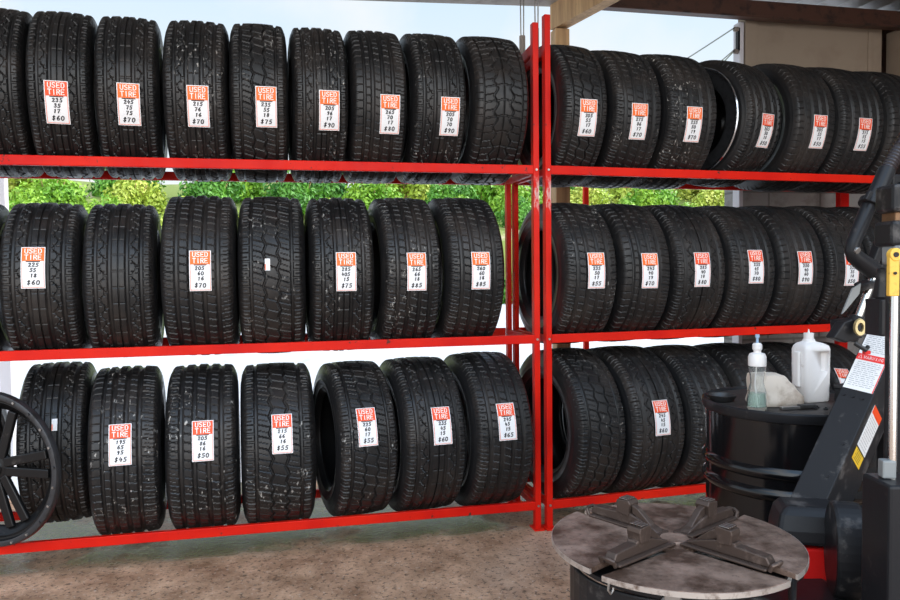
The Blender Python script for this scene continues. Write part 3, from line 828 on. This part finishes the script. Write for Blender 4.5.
# ------------------------------------------------------------------ tire changer
tc = empty('tire_changer', (-.10, -1.98, 0))
tag(tc, 'black and red tire changing machine with round steel turntable', 'tire changer')
OFF = Vector((.10, 1.98, 0))
def P3(*p): return Vector(p) + OFF
def child(mb, name, mat, parent=tc, bevel=0.0, smooth=False):
    return mb.build(name, mat, parent, bevel, smooth)
C0 = P3(-.385, -2.022, .70)
TR = .266
hub = MB(); tm = Matrix.Translation(C0)
hub.lathe([(0, -.012), (.05, -.012), (.05, -.002), (.032, .002), (.03, .006), (0, .007)], 32, tm)
turn = child(hub, 'turntable', M['plate'], tc, 0, True)
h = .015
for k in range(4):
    a0, a1 = R(27 + 90 * k), R(117 + 90 * k)
    da = math.asin(h / TR)
    bis = (a0 + a1) / 2
    poly = [(h * math.sqrt(2) * math.cos(bis) + .02 * math.cos(bis), h * math.sqrt(2) * math.sin(bis) + .02 * math.sin(bis))]
    for i in range(31):
        a = a0 + da + (a1 - a0 - 2 * da) * i / 30
        poly.append((TR * math.cos(a), TR * math.sin(a)))
    dz = 0.0 if k % 2 == 0 else .004
    child(MB().prism(poly, .012, Matrix.Translation(C0 + Vector((0, 0, -.014 + dz)))), 'turntable_plate', M['plate'], turn, .0012)
    rim_ = MB()
    arc = [(TR * 1.001, a0 + da + (a1 - a0 - 2 * da) * i / 30) for i in range(31)]
    pl2 = [((TR + .0012) * math.cos(a), (TR + .0012) * math.sin(a)) for _, a in arc] + [((TR - .004) * math.cos(a), (TR - .004) * math.sin(a)) for _, a in reversed(arc)]
    child(rim_.prism(pl2, .0105, Matrix.Translation(C0 + Vector((0, 0, -.0135 + dz)))), 'plate_edge', M['plate_edge'], turn)
    # the clamp that slides in this slot
    d0 = Vector((math.cos(a0), math.sin(a0), 0)); sd = Vector((-math.sin(a0), math.cos(a0), 0)); up = Vector((0, 0, 1))
    fr_ = lambda off, z=0.0: mat_from_axes(C0 + sd * off + up * z, d0, up, -sd)
    jaw = MB()
    jaw.prism([(.030, .002), (.222, .002), (.222, .008), (.030, .008)], .050, fr_(.025))
    jaw.prism([(.035, .008), (.222, .008), (.224, .014), (.216, .027), (.150, .031), (.150, .036), (.120, .036), (.085, .027), (.045, .014)], .026, fr_(.013))
    jo_ = child(jaw, 'clamp_jaw', M['jaw'], turn, .0025)
    up_ = MB()
    up_.prism([(.112, .028), (.142, .030), (.146, .052), (.144, .061), (.112, .064), (.106, .056), (.110, .044)], .034, fr_(.017))
    for q in range(4):
        up_.box(C0 + d0 * .127 + sd * (-.0126 + q * .0084) + up * .0645, (.026, .0038, .005), Matrix.Rotation(a0, 3, 'Z'))
    up_.prism([(.048, .010), (.107, .034), (.110, .054), (.092, .048), (.064, .026)], .016, fr_(.008))
    child(up_, 'clamp_tooth', M['jaw'], turn, .002)
    child(MB().box(C0 + d0 * .127 + up * .0652, (.022, .031, .0016), Matrix.Rotation(a0, 3, 'Z')), 'tooth_cap', M['steel'], turn, .0005)
    ey = MB()
    e0 = C0 + d0 * .226
    ey.tube([e0 + sd * .017 + up * .004, e0 + sd * .017 + d0 * .006 + up * .016, e0 + sd * .008 + d0 * .010 + up * .019, e0 - sd * .008 + d0 * .010 + up * .019, e0 - sd * .017 + d0 * .006 + up * .016, e0 - sd * .017 + up * .004], .0042, 8)
    child(ey, 'clamp_shackle', M['jaw'], turn, 0, True)

# body below the turntable
child(MB().lathe([(0, .660), (.225, .660), (.230, .664), (.230, .672), (0, .672)], 48, Matrix.Translation(P3(-.385, -2.022, 0))), 'under_plate', M['black'], tc, 0, True)
body = MB().box(P3(-.20, -1.97, .27), (.50, .46, .54), Matrix.Rotation(R(-12), 3, 'Z'))
body_o = child(body, 'cabinet', M['black'], tc, .012)
child(MB().cyl(P3(-.38, -2.03, .54), P3(-.38, -2.03, .685), .075, 32), 'drive_hub', M['greypaint'], tc, .004)
for a in (60, 150, 240, 330):
    v = Vector((math.cos(R(a)), math.sin(R(a)), 0))
    child(MB().cyl(C0 + v * .07 + Vector((0, 0, -.045)), C0 + v * .235 + Vector((0, 0, -.045)), .022, 16), 'clamp_cylinder', M['greypaint'], tc, .003)
    child(MB().bar(C0 + v * .23 + Vector((0, 0, -.05)), C0 + v * .23 + Vector((0, 0, -.012)), .03, .02, v), 'cylinder_bracket', M['steel'], tc, .002)
child(MB().tube([C0 + Vector((.05, -.08, -.07)), C0 + Vector((.16, -.18, -.10)), C0 + Vector((.25, -.06, -.09)), C0 + Vector((.33, .02, -.12))], .010, 10), 'air_hose', M['blackplastic'], tc, 0, True)
child(MB().tube([P3(-.588, -2.13, .672), P3(-.590, -2.131, .655), P3(-.584, -2.128, .646), P3(-.577, -2.126, .652), P3(-.577, -2.126, .662)], .0028, 8), 'hook', M['steel'], tc, 0, True)
bs = MB()
arc = []
for i in range(15):
    a = R(150 + 120 * i / 14); arc.append((.20 * math.cos(a), .20 * math.sin(a)))
arc2 = [(x * .95, y * .95) for x, y in reversed(arc)]
bs.prism(arc + arc2, .10, Matrix.Translation(P3(-.405, -2.0, .545)))
child(bs, 'bead_shovel', M['blackworn'], tc, .004)
child(MB().box(P3(-.45, -2.08, .52), (.20, .12, .03), Matrix.Rotation(R(30), 3, 'Z')), 'shovel_arm', M['red_machine'], tc, .006)

# tilted column with its printed sheet
A = P3(.090, -1.819, .655); B = P3(.434, -1.716, 1.118)
al = (B - A).normalized(); Lc = (B - A).length
wd0 = Vector((.55, -.835, 0)); wd = (wd0 - al * wd0.dot(al)).normalized()
nn = wd.cross(al).normalized()
if nn.dot(CAM + OFF - A) < 0: nn = -nn
hwid = .043
col = MB()
cm = mat_from_axes(A - wd * hwid, wd, al, wd.cross(al))
col.prism([(0, 0), (2 * hwid, 0), (2 * hwid, Lc), (0, Lc)], .008, cm @ Matrix.Translation((0, 0, -.008)))
for s in (-1, 1):
    col.bar(A + wd * s * (hwid - .004) - nn * .085, B + wd * s * (hwid - .004) - nn * .085, .008, .164, nn)
co_ = child(col, 'tilt_column', M['blackworn'], tc, .003)
def cfn(a, b, l): return A + wd * a + al * b + nn * (.0005 + l)
def flat(name, mat, parent, rects, fn, lift):
    bm = bmesh.new()
    for x0, x1, y0, y1 in rects: patch(bm, x0, x1, y0, y1, fn, lift, 1)
    return finish(bm, name, mat, parent)
Lb, Lt = Lc - .205, Lc - .004
bm = bmesh.new(); patch(bm, -.039, .039, Lb, Lt, cfn, .0012, 1, .0010)
sheet = finish(bm, 'instruction_sheet', M['sticker'], co_); sheet['label'] = 'white printed instruction sheet with a red band'
mid = Lb + .104
flat('sheet_band', M['print_red'], co_, [(-.039, .039, mid - .010, mid + .010)], cfn, .0016)
bm = bmesh.new()
ribbons(bm, text_strokes('WARNING', .005, mid, .0090, 1.0, 0, 0, .85), .0013, cfn, .002)
ribbons(bm, [[(-.034, mid - .005), (-.0295, mid + .005), (-.025, mid - .005), (-.034, mid - .005)]], .0016, cfn, .002)
finish(bm, 'sheet_band_lettering', M['sticker'], co_)
rects = []
y = Lb + .012
while y < Lt - .008:
    if abs(y - mid) > .016:
        x = -.035 + random.uniform(0, .005)
        while x < .026:
            ln = random.uniform(.004, .016)
            rects.append((x, min(x + ln, .034), y, y + .0016)); x += ln + .003
    y += .0062
for sgn_ in (0, 1): flat('sheet_print', M['print_grey'], co_, [q_ for q_ in rects if (q_[2] > mid) == bool(sgn_)], cfn, .0016)
flat('sheet_edge', M['print_red'], co_, [(.0365, .0390, Lb, mid)], cfn, .0017)
for q, xx in enumerate((-.028, -.004, .020)):
    child(MB().cyl(A + wd * xx + al * (Lb - .020) - nn * .001, A + wd * xx + al * (Lb - .020) + nn * .003, .0045, 12), 'column_bolt', M['black'], co_)
for b_, r_ in ((.12, .006), (.05, .009), (.22, .004)):
    child(MB().cyl(A + wd * (.012 + b_ * .05) + al * b_ - nn * .001, A + wd * (.012 + b_ * .05) + al * b_ + nn * .002, r_, 14), 'column_bolt', M['black'], co_)
S0 = A + wd * (hwid + .0002)
def sfn(a, b, l): return S0 - nn * a + al * b + wd * l
s0 = Lc - .345
bm = bmesh.new(); patch(bm, .030, .110, s0, s0 + .125, sfn, .001, 1, .0008)
side = finish(bm, 'side_sticker', M['sticker'], co_)
flat('side_sticker_header', M['vermilion'], co_, [(.030, .110, s0 + .102, s0 + .125)], sfn, .0014)
rects = []
for q in range(11):
    y = s0 + .008 + q * .0085; x = .036
    while x < .096:
        ln = random.uniform(.004, .012); rects.append((x, min(x + ln, .104), y, y + .0018)); x += ln + .003
flat('side_sticker_print', M['print_grey'], co_, rects, sfn, .0014)
flat('yellow_sticker', M['sticker_yellow'], co_, [(.030, .106, s0 - .040, s0 - .005)], sfn, .001)
flat('yellow_sticker_print', M['ink'], co_, [(.040 + (q % 2) * .006, .090, s0 - .034 + q * .006, s0 - .0325 + q * .006) for q in range(5)], sfn, .0013)

# hood over the column foot and the red housing under it
hoodm = mat_from_axes(P3(-.022, -1.850, .0), Vector((.90, -.436, 0)), Vector((.436, .90, 0)), Vector((0, 0, 1)))
hp = MB()
secs = [(.000, .0, .62, .165, .13), (.004, .0, .655, .160, .13), (.012, .012, .690, .150, .112), (.028, .03, .708, .118, .088)]
rings = []
for ox, oy, z, ww, dd in secs:
    rings.append([hp.bm.verts.new(hoodm @ Vector((ox + x * ww, oy - .07 + yy * dd, z))) for x, yy in ((0, 0), (1, 0), (1, 1), (0, 1))])
for Aq, Bq in zip(rings, rings[1:]):
    for k in range(4): hp.bm.faces.new((Aq[k], Aq[(k + 1) % 4], Bq[(k + 1) % 4], Bq[k]))
hp.bm.faces.new(rings[0][::-1]); hp.bm.faces.new(rings[-1])
child(hp, 'column_hood', M['blackworn'], tc, .010)
child(MB().box(P3(.045, -1.885, .555), (.17, .12, .115), Matrix.Rotation(R(-12.4), 3, 'Z')), 'column_housing', M['red_machine'], tc, .006)

child(MB().box(P3(.055, -1.885, .25), (.15, .11, .50), Matrix.Rotation(R(-12.4), 3, 'Z')), 'housing_base', M['black'], tc, .006)
# rounded guard
gx = Vector((.88, -.475, 0)); gy = Vector((.475, .88, 0))
pl = []
for i in range(36):
    a = R(-10 * i); pl.append((.082 * math.cos(a), .640 + .112 * math.sin(a)))
gm = mat_from_axes(P3(.045, -2.027, 0), gy, Vector((0, 0, 1)), gy.cross(Vector((0, 0, 1))))
child(MB().prism(pl, .062, gm @ Matrix.Translation((0, 0, -.031))), 'rounded_guard', M['blackworn'], tc, .008)
child(MB().cyl(P3(.088, -2.067, .70), P3(.101, -2.074, .70), .014, 16), 'guard_bolt', M['chrome'], tc, .002)
child(MB().box(P3(.03, -2.0, .265), (.12, .10, .53), Matrix.Rotation(R(-26), 3, 'Z')), 'guard_base', M['black'], tc, .006)

# press tower
tw = MB().box(P3(.015, -2.252, .435), (.160, .10, .87), Matrix.Rotation(R(-12.4), 3, 'Z'))
two = child(tw, 'press_tower', M['black'], tc, .006)
child(MB().cyl(P3(-.025, -2.237, .865), P3(-.025, -2.237, 1.29), .0080, 24), 'guide_rod', M['chrome'], tc, 0, True)
child(MB().cyl(P3(-.010, -2.215, .865), P3(-.010, -2.215, 1.29), .0120, 20), 'press_ram', M['blackworn'], tc, 0, True)
child(MB().box(P3(-.033, -2.232, .889), (.026, .026, .036), Matrix.Rotation(R(-20), 3, 'Z')), 'stop_block', M['greypaint'], tc, .003)
yb = MB().box(P3(-0.0490, -2.2580, 1.2760), (.020, .012, .078), Matrix.Rotation(R(-12), 3, 'Z'))
yb.cyl(P3(-0.0480, -2.2660, 1.3180), P3(-0.0460, -2.2520, 1.3180), .013, 20)
ybo = child(yb, 'yellow_bracket', M['yellow'], tc, .002)
child(MB().cyl(P3(-0.0510, -2.2680, 1.3180), P3(-0.0490, -2.2640, 1.3180), .005, 12).cyl(P3(-0.0510, -2.2670, 1.2820), P3(-0.0500, -2.2630, 1.2820), .003, 10), 'bracket_bolt', M['black'], ybo)
for z0_, z1_, dx in ((1.405, 1.462, .0), (1.335, 1.388, -.002)):
    child(MB().box(P3(.045 + dx, -2.19, (z0_ + z1_) / 2), (.095, .07, z1_ - z0_), Matrix.Rotation(R(-12), 3, 'Z')), 'press_head', M['blackworn'], tc, .008)
child(MB().box(P3(.035, -2.185, 1.396), (.05, .05, .022), Matrix.Rotation(R(-12), 3, 'Z')), 'head_spacer', plain('greasy brass block', (.22, .12, .06), .45, .5, (.05, .03, .02), 40), tc, .003)
child(MB().box(P3(.030, -2.20, 1.318), (.065, .05, .040), Matrix.Rotation(R(-12), 3, 'Z')), 'head_carriage', M['greypaint'], tc, .006)
child(MB().box(P3(.045, -2.14, 1.187), (.060, .06, .078), Matrix.Rotation(R(-12), 3, 'Z')), 'carriage_block', M['black'], tc, .004)
child(MB().cyl(P3(.030, -2.140, 1.228), P3(.033, -2.138, 1.292), .017, 4, .008), 'carriage_wedge', M['blackworn'], tc, .002)

# jointed arm with ribbed hose
pts = [(.520, -1.792, 1.79), (.432, -1.799, 1.662), (.397, -1.794, 1.607), (.349, -1.806, 1.548), (.322, -1.812, 1.503)]
fine, rad = [], []
for i in range(len(pts) - 1):
    a, b = P3(*pts[i]), P3(*pts[i + 1])
    n_ = max(2, int((b - a).length / .0035))
    for k in range(n_): fine.append(a.lerp(b, k / n_))
for i in range(len(fine)): rad.append(.0205 if i % 3 == 0 else .0175)
arm = child(MB().tube(fine, rad, 18), 'ribbed_hose', M['hose'], tc, 0, False)
pp = [P3(.349, -1.806, 1.548), P3(.322, -1.812, 1.503), P3(.288, -1.817, 1.46), P3(.257, -1.823, 1.405), P3(.228, -1.829, 1.355), P3(.223, -1.830, 1.338), P3(.231, -1.830, 1.322), P3(.257, -1.827, 1.306), P3(.296, -1.825, 1.283)]
pr_ = [.0215, .0215, .0185, .0185, .0180, .0185, .0200, .0225, .0235]
armo = child(MB().tube(pp, pr_, 18), 'press_arm', M['black'], tc, 0, True)
child(MB().cyl(P3(.292, -1.816, 1.467), P3(.283, -1.818, 1.453), .027, 24), 'arm_collar', M['blackworn'], armo, .002)
child(MB().box(P3(.262, -1.84, 1.476), (.012, .012, .026), Matrix.Rotation(R(30), 3, 'Y')), 'collar_lever', M['blackworn'], armo, .002)
child(MB().cyl(P3(.223, -1.846, 1.337), P3(.224, -1.852, 1.335), .0085, 14), 'elbow_bolt', M['steel'], armo, .001)
ba = child(MB().bar(P3(.450, -1.757, 1.522), P3(.352, -1.750, 1.292), .022, .030, (0, 1, 0)), 'support_bar', M['blackworn'], tc, .004)
sl = child(MB().bar(P3(.385, -1.752, 1.30), P3(.300, -1.742, 1.09), .020, .030, (0, 1, 0)), 'support_bar', M['black'], tc, .004)
child(MB().cyl(P3(.345, -1.768, 1.262), P3(.292, -1.762, 1.128), .0105, 20), 'slide_rod', M['chrome'], tc, 0, True)
child(MB().cyl(P3(.331, -1.765, 1.238), P3(.326, -1.765, 1.254), .031, 24), 'rod_collar', M['blackworn'], tc, .002)
child(MB().cyl(P3(.306, -1.762, 1.158), P3(.300, -1.762, 1.142), .024, 24), 'rod_collar', M['blackworn'], tc, .002)
fm = mat_from_axes(P3(0, -1.775, 0), Vector((1, 0, 0)), Vector((0, 0, 1)), Vector((0, -1, 0)))
child(MB().prism([(.296, 1.250), (.270, 1.236), (.238, 1.168), (.250, 1.178), (.292, 1.222)], .006, fm), 'arm_fin', M['greypaint'], tc, .001)
child(MB().prism([(.222, 1.104), (.255, 1.146), (.315, 1.166), (.332, 1.140), (.302, 1.112), (.316, 1.102), (.262, 1.090)], .035, fm @ Matrix.Translation((0, 0, -.04))), 'arm_foot', M['blackworn'], tc, .004)
rl = MB()
rm = mat_from_axes(P3(.283, -1.792, 1.133), Vector((.976, -.215, 0)), Vector((0, 0, 1)), Vector((-.215, -.976, 0)))
rl.lathe([(.010, -.006), (.017, -.006), (.019, 0), (.017, .006), (.010, .006)], 28, rm @ Matrix.Diagonal((.85, 1.25, 1, 1)), True)
child(rl, 'roller_ring', plain('pale brass ring', (.62, .50, .25), .35, .4, (.25, .17, .08), 40), tc, 0, True)
child(MB().cyl(P3(.283, -1.780, 1.133), P3(.281, -1.792, 1.133), .009, 20), 'roller_pin', M['black'], tc)
child(MB().bar(P3(.310, -1.665, 1.125), P3(.455, -1.655, 1.135), .04, .04, (0, 0, 1)), 'arm_pivot', M['black'], tc, .008)
child(MB().tube([P3(.262, -1.80, 1.092), P3(.285, -1.812, 1.074), P3(.302, -1.80, 1.080)], .006, 8), 'air_line', M['blackplastic'], tc, 0, True)
child(MB().box(P3(.300, -1.798, 1.066), (.018, .012, .010)), 'air_fitting', M['red_machine'], tc, .002)
child(MB().bar(P3(.47, -1.70, .62), P3(.47, -1.70, 1.55), .05, .05), 'rear_mast', M['black'], tc, .004)
child(MB().bar(P3(.455, -1.73, 1.50), P3(.10, -2.17, 1.40), .03, .03), 'head_beam', M['black'], tc, .004)
child(MB().box(P3(.33, -1.80, .31), (.44, .22, .62), Matrix.Rotation(R(-12), 3, 'Z')), 'rear_base', M['black'], tc, .008)
# ------------------------------------------------------------------ building and outdoors
def plane(name, x0, x1, y0, y1, z, mat, thick=.1):
    return tag(MB().box(((x0 + x1) / 2, (y0 + y1) / 2, z - thick / 2), (x1 - x0, y1 - y0, thick)).build(name, mat), kind='structure')
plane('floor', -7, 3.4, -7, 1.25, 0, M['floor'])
plane('ground', -70, 70, 1.25, 26, -.02, M['lot'])

# rear wall: blocks below, boards above, its free end facing the lot
wl = MB().box((2.61, 1.10, 1.08), (1.66, .18, 2.16)).build('wall_back', M['blocks']); tag(wl, kind='structure')
tag(MB().box((2.40, 1.06, 2.58), (1.00, .06, .84)).build('wall_panel', M['panel'], None, .004), kind='structure')
tag(MB().box((1.855, 1.045, 2.58), (.09, .09, .84)).build('trim_1', M['panel'], None, .006), kind='structure')
tag(MB().box((1.785, 1.04, 1.46), (.03, .08, 2.92)).build('trim_2', M['pale'], None, .006), kind='structure')
tag(MB().box((2.80, 1.045, 2.54), (.035, .05, .76)).build('trim_3', M['panel'], None, .004), kind='structure')
tag(MB().box((3.02, .98, 1.46), (.14, .14, 2.92)).build('trim_4', M['panel'], None, .006), kind='structure')
tag(MB().box((2.93, 1.16, 2.58), (.5, .03, .9)).build('trim_8', M['brownsteel']), kind='structure')
plane_w = MB().box((3.24, -1.9, 2.2), (.16, 6.2, 4.4)).build('wall_sun_block', M['blocks']); tag(plane_w, kind='structure')  # unseen side wall, made this tall to keep the sun off the shop

# roof members
tag(MB().box((1.98, .93, 2.972), (2.75, .06, .11)).build('trim_5', M['brownsteel'], None, .006), kind='structure')
tag(MB().box((1.98, .90, 2.912), (2.75, .07, .014)).build('trim_6', M['brownsteel'], None, .003), kind='structure')
tag(MB().bar((-3.4, .93, 2.875), (.50, .93, 3.005), .14, .16, (0, 1, 0)).build('trim_7', M['greyfascia'], None, .004), kind='structure')
tag(MB().box((.485, .945, 1.385), (.092, .09, 2.77)).build('wooden_pillar', M['wood'], None, .004), kind='structure')
tag(MB().bar((.475, .99, 2.875), (.665, .10, 2.875), .085, .19, (0, 0, 1)).build('wooden_beam', M['wood'], None, .004), kind='structure')
roof = MB()
n = 170
xs = np.linspace(-3.6, 3.3, n)
top = [[roof.bm.verts.new((x, y, 3.12 + .018 * math.sin(i * PI / 2.0))) for i, x in enumerate(xs)] for y in (1.35, -1.3)]
for i in range(n - 1): roof.bm.faces.new((top[0][i], top[0][i + 1], top[1][i + 1], top[1][i]))
ro_ = roof.build('roof', M['metalroof']); tag(ro_, kind='structure')
sm = ro_.modifiers.new('thickness', 'SOLIDIFY'); sm.thickness = .01
for y_ in (.45, -.4, -1.2):
    tag(MB().box((-.15, y_, 3.055), (6.7, .07, .09)).build('roof_purlin', M['metalroof'], None, .004), kind='structure')

# hangers above the posts
for x_, y_, z0_, z1_, rr_, lb in ((.115, .56, 2.50, 2.60, .017, 'wire hanger with a grey sleeve behind the top brace'), (.130, .36, 2.44, 2.58, .013, 'wire hanger with a pale sleeve between the two front posts')):
    hg = empty('wire_hanger', (x_, y_, z0_)); tag(hg, lb, 'hanger', 'wire hangers from the roof')
    MB().cyl((0, 0, 0), (0, 0, z1_ - z0_), rr_, 14).build('sleeve', M['greyfascia'], hg, .002)
    for q in (-.008, .008): MB().cyl((q, 0, z1_ - z0_), (q * 1.5, 0, 3.10 - z0_), .0035, 8).build('wire', M['steel'], hg)

# red uprights behind the right-hand rack
up1 = MB().box((1.155, 2.15, .99), (.04, .04, 1.98)).build('steel_upright', M['red_rear'], None, .004)
tag(up1, 'thin red upright out on the driveway beside the lumber pillar', 'upright')
up2 = MB().box((2.40, .80, 1.0), (.065, .05, 2.0)).build('steel_upright', M['red_rear'], None, .004)
tag(up2, 'red steel upright standing against the painted block wall', 'upright')
pst = MB().box((-3.03, 2.0, 1.45), (.07, .07, 2.9)).build('porch_post', M['pale'], None, .004)
tag(pst, 'pale grey post on the driveway behind the long rack', 'post')

# overhead service lines to the wall corner
bk = empty('cable_bracket', (1.781, 1.02, 2.755)); tag(bk, 'dark insulator bracket fixed to the wall corner under the beam', 'bracket')
MB().box((-.018, -.005, .05), (.016, .03, .15)).build('bracket_plate', M['black'], bk, .002)
for z_ in (-.03, .115): MB().cyl((-.05, -.01, z_), (-.02, -.01, z_), .016, 12).build('insulator', M['greyfascia'], bk, .003)
for q, (z_, ex, ez) in enumerate(((2.872, 12.4, 9.7), (2.728, 14.4, 9.6), (2.720, 13.6, 8.3))):
    a = Vector((1.722, 1.0, z_)); b = Vector((ex, 24.5, ez))
    pts_ = [a.lerp(b, i / 30) - Vector((0, 0, .5 * math.sin(PI * i / 30))) for i in range(31)]
    wq = MB().tube(pts_, [.0045 + .016 * i / 30 for i in range(31)], 6).build('service_cable', M['black'], None, 0, True)
    tag(wq, ['uppermost overhead cable running from the wall corner into the sky', 'middle overhead cable running from the wall corner into the sky', 'lowest overhead cable running from the wall corner into the sky'][q], 'cable', 'overhead cables')

# planted bank beyond the driveway
bk_ = MB(); nx = 60
prof_ = [(25.5, -.06), (26.2, 1.0), (26.9, 2.3), (27.6, 2.9), (30, 3.3), (32, 3.9), (35, 4.6), (38, 5.5), (42, 6.4), (48, 7.0)]
vv = [[bk_.bm.verts.new((-75 + 150 * i / nx, y_, z_ + .22 * math.sin(i * 1.3 + j) * (j > 0))) for j, (y_, z_) in enumerate(prof_)] for i in range(nx + 1)]
for i in range(nx):
    for j in range(len(prof_) - 1): bk_.bm.faces.new((vv[i][j], vv[i + 1][j], vv[i + 1][j + 1], vv[i][j + 1]))
tag(bk_.build('terrain', M['bank'], None, 0, True), kind='structure')

def shrub_mesh(seed, mat, n=3800):
    g = np.random.default_rng(seed)
    cl = g.normal(0, 1, (26, 3)); cl /= np.linalg.norm(cl, axis=1)[:, None]
    cl *= g.uniform(.35, .8, (26, 1)); cl[:, 2] = np.abs(cl[:, 2]) * 1.1 + .1
    idx = g.integers(0, 26, n)
    d = g.normal(0, 1, (n, 3)); d /= np.linalg.norm(d, axis=1)[:, None]
    c = cl[idx] + d * g.uniform(.18, .36, (n, 1)); c[:, 2] = np.maximum(c[:, 2], .03)
    nr = d + g.normal(0, .5, (n, 3)); nr /= np.linalg.norm(nr, axis=1)[:, None]
    t = np.cross(nr, g.normal(0, 1, (n, 3))); t /= np.linalg.norm(t, axis=1)[:, None]; b = np.cross(nr, t)
    sz = g.uniform(.045, .085, (n, 1))
    v = np.stack([c - t * sz, c - b * sz * .5 + nr * sz * .15, c + t * sz, c + b * sz * .5 + nr * sz * .15], 1).reshape(-1, 3)
    me = bpy.data.meshes.new('foliage')
    me.from_pydata(v.tolist(), [], [(4 * i, 4 * i + 1, 4 * i + 2, 4 * i + 3) for i in range(n)])
    me.materials.append(mat)
    return me
SH = [shrub_mesh(3 + k, M['leaf'][k]) for k in range(3)]
stem_mb = MB()
for k in range(6):
    a = k * 1.05; stem_mb.tube([(0, 0, -.05), (.1 * math.cos(a), .1 * math.sin(a), .25), (.4 * math.cos(a), .4 * math.sin(a), .75)], [.03, .022, .01], 6)
STEM = None
gg = np.random.default_rng(11)
names = ['bright green leafy bush', 'yellow green bush', 'deep green bush']
where = ['at the foot of the bank', 'on the lower edge of the bank', 'halfway up the bank', 'along the top of the bank']
k = 0
for row, (y0, z0_, step, sc, xa_, xb_) in enumerate(((24.2, -.02, 2.7, 1.0, 4.5, 12), (28.6, 2.9, 2.5, 1.25, -22, 25), (32.2, 3.9, 3.1, 1.6, -25, 27), (36.6, 4.9, 4.0, 2.1, -27, 29))):
    x = xa_
    while x < xb_:
        kind = int(gg.choice([0, 1, 2], p=[.42, .36, .22]))
        s = empty('garden_bush', (x, y0 + gg.uniform(-.25, .25), z0_), float(gg.uniform(0, 6.28)))
        tag(s, '%s growing %s across the driveway' % (names[kind], where[row]), 'bush', '%s %s' % (['bright green', 'yellow green', 'deep green'][kind] + ' bushes', where[row]))
        c = link('foliage', SH[kind], s); f_ = sc * gg.uniform(.88, 1.08); c.scale = (f_, f_, f_ * 1.15)
        if STEM is None:
            so = stem_mb.build('stems', M['wood'], s, 0, True); STEM = so.data
        else: so = link('stems', STEM, s)
        so.scale = c.scale
        x += step * gg.uniform(1.06, 1.2); k += 1

# ------------------------------------------------------------------ light
sun = bpy.data.lights.new('sun', 'SUN'); sun.energy = 4.8; sun.angle = R(.6); sun.color = (1, .96, .9)
so_ = bpy.data.objects.new('sun', sun); COL.objects.link(so_)
sd_ = Vector((.84, .06, .54)).normalized()
so_.rotation_euler = sd_.to_track_quat('Z', 'Y').to_euler()

wld = bpy.data.worlds.new('sky'); SC.world = wld; wld.use_nodes = True
nt = wld.node_tree; nt.nodes.clear()
def N(t): return nt.nodes.new(t)
out = N('ShaderNodeOutputWorld'); bgd = N('ShaderNodeBackground'); nt.links.new(bgd.outputs[0], out.inputs[0])
tcn = N('ShaderNodeTexCoord'); sep = N('ShaderNodeSeparateXYZ'); nt.links.new(tcn.outputs['Generated'], sep.inputs[0])
rp_ = N('ShaderNodeValToRGB'); nt.links.new(sep.outputs[2], rp_.inputs[0])
e = rp_.color_ramp.elements
e[0].position = 0.0; e[0].color = (.98, 1.0, 1.04, 1); e[1].position = .75; e[1].color = (.33, .56, .90, 1)
q_ = e.new(.18); q_.color = (.90, .99, 1.06, 1); q2 = e.new(.36); q2.color = (.68, .86, 1.03, 1)
nz = N('ShaderNodeTexNoise'); nz.inputs['Scale'].default_value = 3.2; nz.inputs['Detail'].default_value = 6; nt.links.new(tcn.outputs['Generated'], nz.inputs['Vector'])
cr = N('ShaderNodeValToRGB'); cr.color_ramp.elements[0].position = .46; cr.color_ramp.elements[1].position = .68; nt.links.new(nz.outputs['Fac'], cr.inputs[0])
mx = N('ShaderNodeMix'); mx.data_type = 'RGBA'; nt.links.new(cr.outputs[0], mx.inputs[0]); nt.links.new(rp_.outputs[0], mx.inputs[6]); mx.inputs[7].default_value = (1, 1, 1, 1)
# brighter warm lobe of sky behind the viewer, added as front fill light
dt = N('ShaderNodeVectorMath'); dt.operation = 'DOT_PRODUCT'; nt.links.new(tcn.outputs['Generated'], dt.inputs[0])
dt.inputs[1].default_value = Vector((.0, -.80, .60)).normalized()
mr = N('ShaderNodeMapRange'); mr.interpolation_type = 'SMOOTHSTEP'; nt.links.new(dt.outputs['Value'], mr.inputs['Value'])
mr.inputs['From Min'].default_value = .35; mr.inputs['From Max'].default_value = 1.0; mr.inputs['To Min'].default_value = 1.0; mr.inputs['To Max'].default_value = 3.9
wm = N('ShaderNodeMix'); wm.data_type = 'RGBA'; wm.blend_type = 'MULTIPLY'; wm.inputs[0].default_value = 1
wr_ = N('ShaderNodeMapRange'); nt.links.new(dt.outputs['Value'], wr_.inputs['Value']); wr_.inputs['From Min'].default_value = .2; wr_.inputs['From Max'].default_value = .9
wc = N('ShaderNodeMix'); wc.data_type = 'RGBA'; nt.links.new(wr_.outputs[0], wc.inputs[0]); wc.inputs[6].default_value = (1, 1, 1, 1); wc.inputs[7].default_value = (1.0, .94, .88, 1)
nt.links.new(mx.outputs[2], wm.inputs[6]); nt.links.new(wc.outputs[2], wm.inputs[7])
nt.links.new(wm.outputs[2], bgd.inputs[0]); nt.links.new(mr.outputs[0], bgd.inputs[1])

vs = SC.view_settings
vs.view_transform = 'Standard'; vs.look = 'None'; vs.gamma = 1; vs.use_curve_mapping = False
vs.exposure = 0.0
SC.cycles.use_denoising = True
SC.cycles.max_bounces = 8
